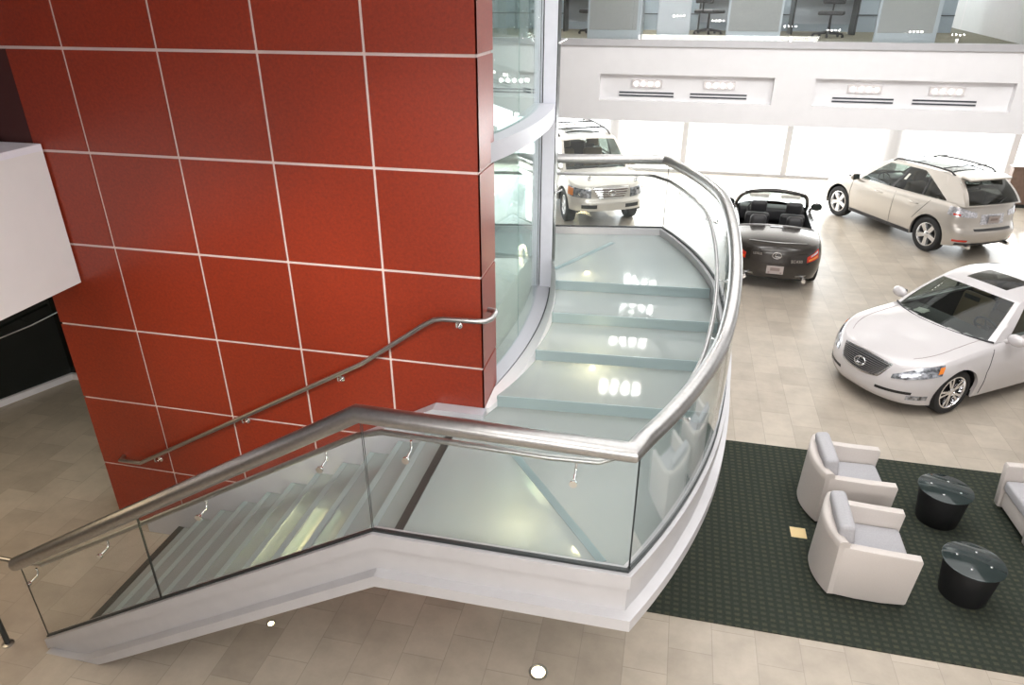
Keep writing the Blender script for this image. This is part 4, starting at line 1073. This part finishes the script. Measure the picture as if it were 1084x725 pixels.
# ---------------------------------------------------------------- black convertible
SV = dict(XF=2.2, XR=-2.31, W=.9125, cf=.95, nf=2.4, cr=.75, nr=2.6, paint='onyx',
    dxf=[(.2, -.1), (.35, 0), (.5, 0), (.7, -.2)], dxr=[(.2, -.12), (.34, -.01), (.52, 0), (.66, -.02), (.80, -.05), (.9, -.11)],
    wp=[(.2, .92), (.35, .97), (.55, 1.0), (.72, .985), (.85, .95), (.95, .92)],
    zs=[(-2.31, .845), (-1.95, .89), (-1.3, .905), (-.3, .885), (.8, .87), (1.5, .80), (2.2, .62)],
    sill=[(-2.31, .29), (-1.8, .22), (1.4, .2), (2.2, .2)], arches=[(1.31, .37, .33), (-1.31, .37, .33)],
    crown=[(-2.31, .0), (-2.1, .055), (-1.6, .085), (0, .06), (1.2, .08), (2.0, .03), (2.2, 0)],
    hole=(-1.02, .84, .06, .22, .87), tub=(-1.10, .98, .74, .32, .88))
sc, B = build_car('convertible', 'black open-top convertible seen from behind beside the curved balustrade', SV)
add_wheels(sc, (.33, .24, .23), ((1.31, 0), (-1.31, 0)), .78, 'sc')
seat(sc, -.10, .36, M['darkleather'], z0=.50); seat(sc, -.10, -.36, M['darkleather'], z0=.50)
obj('rear_bench', MB().rbox((-.95, -.62, .42), (-.62, .62, .55), .05, 3).rbox((-1.03, -.62, .5), (-.90, .62, .86), .05, 3), M['darkleather'], sc, 50)
for sg in (1, -1): obj('rear_headrest', MB().rbox((-1.04, sg*.36-.165, .84), (-.86, sg*.36+.165, 1.13), .088, 6), M['darkleather'], sc, 50)
obj('dashboard', MB().rbox((.52, -.72, .62), (.98, .72, .90), .07, 4), M['plastic'], sc, 50); steering(sc, .38, .36, .86)
mir = lambda v: Vector((v.x, -v.y, v.z))
a0, a1 = Vector((.88, .78, .90)), Vector((.24, .62, 1.27))
pa = qcurve(a0, a1, (0, .02, .035)); ft = qcurve(mir(a1), a1, (.12, 0, .05)); fb = qcurve(mir(a0), a0, (.25, 0, .03))
path = [pa(i/8) for i in range(9)]+[ft(1-i/14) for i in range(1, 14)]+[mir(pa(1-i/8)) for i in range(9)]
obj('windscreen_frame', MB().tube(path, .042, 12), M['onyx'], sc, 50)
mb = MB().grid(lambda u, v: coons(fb, ft, flipc(pa), pa)(u, v), [i/14 for i in range(15)], [i/6 for i in range(7)]); obj('windscreen', mb, M['tint'], sc, 30)
for sg in (1, -1): obj('sun_visor', MB().rbox((.22, sg*.33-.2, 1.20), (.26, sg*.33+.2, 1.27), .01, 2), M['paper'], sc, 40)
mirror_pair(sc, .62, .84, .92, M['onyx'])
obj('tonneau_edge', MB().tube([B.top(B.qx(-1.08-.06*(1-t*t)), t*.92)+Vector((0, 0, .006)) for t in [-1+.125*i for i in range(17)]], .012, 8), M['steel'], sc, 50)
obj('high_brake_lamp', MB().rbox((-1.30, -.13, .992), (-1.24, .13, 1.002), .004, 2), M['clearlens'], sc)
rq = lambda y, z: (B.qr(y, z) if y >= 0 else -B.qr(y, z), z)
obj('trunk_lip', MB().tube([B.top(B.qx(-2.17+.10*abs(t)**2.2), t*.80)+Vector((0, 0, .004)) for t in [-1+.1*i for i in range(21)]], .014, 8, flat=.6), M['steel'], sc, 50)  # trunk edge, its highlight put in as a bright steel bead
for sg in (1, -1):
    def tl(u, v):
        q = B.qr(.60, .70)+(B.qx(-1.98)-B.qr(.60, .70))*u; return (q, .61+.05*u+(.145+.02*u)*v*(.7+.3*u))
    t_ = trim_patch(B, 'tail_lamp', tl, M['redlens'], sc, 10, 4, .010, (sg,))
    trim_patch(B, 'amber_lens', lambda u, v: tl(.1+.75*u, .18+.25*v), M['amber'], t_, 6, 1, .014, (sg,)); trim_patch(B, 'clear_lens', lambda u, v: tl(.25+.6*u, .72+.22*v), M['clearlens'], t_, 6, 1, .014, (sg,))
    obj('exhaust_tip', MB().tube([(-2.05, sg*.56, .29), (-2.33, sg*.56, .29)], .042, 16), M['chrome'], sc, 40)
    trim_patch(B, 'lower_reflector', lambda u, v: (B.qr(.42, .31)+(B.qr(.62, .31)-B.qr(.42, .31))*u, .335+.03*v), M['steel'], sc, 6, 1, .006, (sg,))
p = B.P(3, .5, 1, .02)
pl = obj('licence_plate', MB().rbox((p.x-.012, -.16, .39), (p.x, .16, .545), .004, 1), M['plate'], sc)
obj('plate_mark', MB().box((p.x-.0135, -.09, .45), (p.x-.012, .09, .51)).box((p.x-.0135, -.13, .405), (p.x-.012, -.10, .43)).box((p.x-.0135, .10, .405), (p.x-.012, .13, .43)), M['platedark'], pl)
p = B.P(3, .73, 1, .012); emblem(sc, p, (0, -1, 0), (0, 0, 1), 1.1)
p = B.P(B.qr(.40, .64), .635, -1, .010); obj('badge', text_mb('SC430', .085, frame(p, (.22, -1, 0), (0, 0, 1))), M['chrome'], sc)
p = B.P(B.qr(.38, .72), .735, 1, .010); obj('badge', text_mb('LEXUS', .06, frame(p, (-.22, -1, 0), (0, 0, 1))), M['steel'], sc)
place(sc, 2.34, 16.63, 87, (1.03, 1.03, 1.10))

# ---------------------------------------------------------------- pale off-roader
GX = dict(XF=2.25, XR=-2.53, W=.94, cf=.62, nf=2.9, cr=.4, nr=3.2, paint='gxsilver',
    dxf=[(.3, -.10), (.42, 0), (.60, .0), (.66, -.05), (.9, -.08), (1.05, -.16)], dxr=[(.3, -.05), (.5, 0), (1.2, -.05)],
    wp=[(.3, .95), (.5, 1.0), (.8, 1.0), (1.0, .975), (1.2, .95)],
    zs=[(-2.53, 1.17), (0, 1.15), (1.1, 1.12), (1.7, 1.06), (2.25, .965)],
    sill=[(-2.53, .42), (-1.4, .40), (1.4, .40), (2.25, .42)], arches=[(1.395, .44, .40), (-1.395, .44, .40)],
    crown=[(-2.53, 0), (-2.2, .02), (0, .03), (1.1, .07), (1.8, .06), (2.2, .01), (2.25, 0)],
    hole=(-2.4, 1.05, .02, .14, .88), tub=(-2.3, 1.2, .82, .55, 1.13),
    green=dict(A0=(1.08, .83, 1.13), A1=(.42, .70, 1.72), D1=(-2.25, .70, 1.76), D0=(-2.45, .83, 1.16), bul=(.16, .06, .04, .04, .04, .05), bsy=.04,
        wins=[(.07, .36), (.39, .62), (.65, .93)], sunroof=(.2, .8, .12, .34, False)))
gx, B = build_car('off_roader', 'pale silver off-road vehicle facing forward behind the glass landing', GX)
add_wheels(gx, (.385, .25, .23), ((1.395, R(-5)), (-1.395, 0)), .775, 'rx')
seat(gx, .05, .38, M['tan'], z0=.82); seat(gx, .05, -.38, M['tan'], z0=.82)
obj('dashboard', MB().rbox((.66, -.78, .86), (1.15, .78, 1.13), .07, 4), M['plastic'], gx, 50); steering(gx, .55, .38, 1.15)
obj('interior_mirror', MB().rbox((.50, -.12, 1.55), (.53, .12, 1.62), .012, 2), M['plastic'], gx, 40)
mirror_pair(gx, .88, .90, 1.16, M['gxsilver'])
fq = lambda y, z: (B.qf(y, z) if y >= 0 else -B.qf(y, z), z)
def gg(u, v, pad=0):
    z = .70-pad+(.235+2*pad)*v; hw = .27+.17*v**.8+pad; return fq((2*u-1)*hw, z)
trim_patch(B, 'grille_surround', lambda u, v: gg(u, v, .018), M['chrome'], gx, 44, 8, .006); gr = trim_patch(B, 'grille', lambda u, v: gg(u, v), M['platedark'], gx, 44, 8, .018)
mb = MB()
for k in range(5):
    pts = []
    for i in range(41):
        q, z = gg(i/40, .08+.84*k/4); pts.append(B.P(abs(q), z, 1 if q >= 0 else -1, .026))
    mb.tube(pts, .015, 8)
obj('grille_bars', mb, M['chrome'], gr, 40)
emblem(gx, B.P(0, .82, 1, .05), (0, 1, 0), (0, 0, 1), 1.2)
for sg in (1, -1):
    def hl2(u, v):
        q = B.qf(.49, .8)+(B.qx(1.80)-B.qf(.49, .8))*u; return (q, .70+.04*u+(.20+.02*u)*v)
    h_ = trim_patch(B, 'headlamp', hl2, M['lens'], gx, 12, 4, .010, (sg,))
    trim_patch(B, 'indicator', lambda u, v: hl2(.68+.32*u, .1+.8*v), M['amber'], h_, 6, 3, .014, (sg,))
    trim_patch(B, 'bumper_slot', lambda u, v: (B.qf(.36, .5)+(B.qf(.72, .5)-B.qf(.36, .5))*u, .475+.085*v), M['black'], gx, 8, 1, .004, (sg,))
    pts = [B.S(u, 1.0) for u in [.1+.8*i/12 for i in range(13)]]
    obj('roof_rail', MB().tube([Vector((p.x, sg*(p.y-.06), p.z+(.06 if 0 < i < 12 else 0))) for i, p in enumerate(pts)], .02, 8), M['plastic'], gx, 50)
    for x in (.25, -.75): handle(gx, B, x, 1.0, sg, M['gxsilver'])
for x in (-.3, -1.2): obj('roof_crossbar', MB().tube([(x, -.66, 1.86), (x, .66, 1.86)], .02, 8), M['plastic'], gx, 50)
obj('wiper', MB().tube([B.Wn(.5, .02)+Vector((.01, 0, .012)), B.Wn(.82, .05)+Vector((.01, 0, .012))], .01, 6).tube([B.Wn(.15, .02)+Vector((.01, 0, .012)), B.Wn(.5, .06)+Vector((.01, 0, .012))], .01, 6), M['plastic'], gx)
gap(gx, B, [(1.0, .45), (1.0, 1.1)]); gap(gx, B, [(-.35, .45), (-.35, 1.12)])
place(gx, -2.55, 20.25, 296, 1.12)
# ================================================================== LIGHT AND CAMERA
def area(name, loc, rot, sx, sy, e, col=(1, 1, 1), spread=PI):
    l = bpy.data.lights.new(name, 'AREA'); l.shape = 'RECTANGLE'; l.size = sx; l.size_y = sy; l.energy = e; l.color = col; l.spread = spread
    o = bpy.data.objects.new(name, l); COL.objects.link(o); o.location = loc; o.rotation_euler = rot; return o
def point(name, loc, e, col, r=.05):
    l = bpy.data.lights.new(name, 'POINT'); l.energy = e; l.color = col; l.shadow_soft_size = r
    o = bpy.data.objects.new(name, l); COL.objects.link(o); o.location = loc; return o
def spot(name, loc, tgt, e, col, ang, blend=.6, r=.08):
    l = bpy.data.lights.new(name, 'SPOT'); l.energy = e; l.color = col; l.spot_size = R(ang); l.spot_blend = blend; l.shadow_soft_size = r
    o = bpy.data.objects.new(name, l); COL.objects.link(o); o.location = loc
    o.rotation_euler = (Vector(tgt)-Vector(loc)).to_track_quat('-Z', 'Y').to_euler(); return o
w = bpy.data.worlds.new('daylight'); SC.world = w; w.use_nodes = True
bg = w.node_tree.nodes['Background']; bg.inputs[0].default_value = (.93, .97, 1, 1); bg.inputs[1].default_value = 2.6
s = bpy.data.lights.new('sun', 'SUN'); s.energy = 8; s.angle = R(2); s.color = (1, .95, .88)
so = bpy.data.objects.new('sun', s); COL.objects.link(so); so.rotation_euler = Vector((-.28, -1, -.47)).to_track_quat('-Z', 'Y').to_euler()
# added area lamps just inside the glass, boosting the daylight
area('window_daylight', (.5, 24.6, 1.7), (R(-80), 0, 0), 24, 2.8, 1300, (.95, .98, 1))
area('upper_daylight_fill', (0, 24.6, 6.6), (R(-75), 0, 0), 24, 2.6, 500, (.95, .98, 1))
# atrium ceiling lights
area('atrium_ceiling_light', (2.5, 8.5, 8.5), (0, 0, 0), 9, 11, 640, (1, .99, .985))
area('fascia_fill', (3, 8.5, 8.45), (R(52), 0, 0), 9, 2, 560, (1, .99, .98))  # added fill, tilted to brighten the white fascia
area('lobby_fill', (1.5, -.5, 3.5), (R(36), 0, R(0)), 6.5, 2, 500, (1, .96, .92))  # added fill under the unseen balcony slab, lifts the floor by the stair
area('balcony_ceiling_light', (1.5, .2, 8.2), (R(8), 0, 0), 6, 3, 260, (1, .96, .92))
area('upper_office_light', (2, 18.5, 7.4), (0, 0, 0), 12, 4, 230, (1, .97, .93))
# showroom ceiling downlights
area('showroom_ceiling_light', (3, 19.5, 3.15), (0, 0, 0), 14, 6, 260, (1, .97, .94))
# wash on the red wall
spot('wall_wash', (-3.6, -1.8, 7.0), (-3.5, 5.3, 2.45), 1350, (1, .90, .80), 27, .9)
spot('wall_wash', (-1.8, -1.8, 7.0), (-1.9, 5.3, 3.6), 900, (1, .93, .86), 24, .9)
area('passage_fill', (-7.6, 3.2, 2.95), (0, 0, 0), 2.5, 3, 55, (1, .78, .50))  # unseen warm lamp added to lift the floor at the left
# lamps inside the stair body
for x, y, z in ((-.92, 4.35, zc(4)-.13), (-.6, 6.5, zc(6.5)-.2), (-.95, 8.5, zc(8.6)-.2)): point('stair_lamp', (x, y, z), 15, (1, .82, .5), .15)
point('stair_lamp', (-2.9, 4.4, 1.12), 1.2, (1, .80, .45), .04)
H = 5.55
cam = bpy.data.cameras.new('camera'); cam.sensor_width = 36; cam.sensor_fit = 'HORIZONTAL'; cam.lens = 745/1084*36
co = bpy.data.objects.new('camera', cam); COL.objects.link(co); co.location = (0, 0, H)
co.rotation_euler = (R(90-26.5), 0, R(12.8)); SC.camera = co; cam.clip_end = 300
SC.view_settings.view_transform = 'Standard'; SC.view_settings.look = 'None'; SC.view_settings.exposure = 0.0; SC.view_settings.gamma = 1
SC.view_settings.use_curve_mapping = False
for o in bpy.data.objects:
    if '_w' in o: del o['_w']
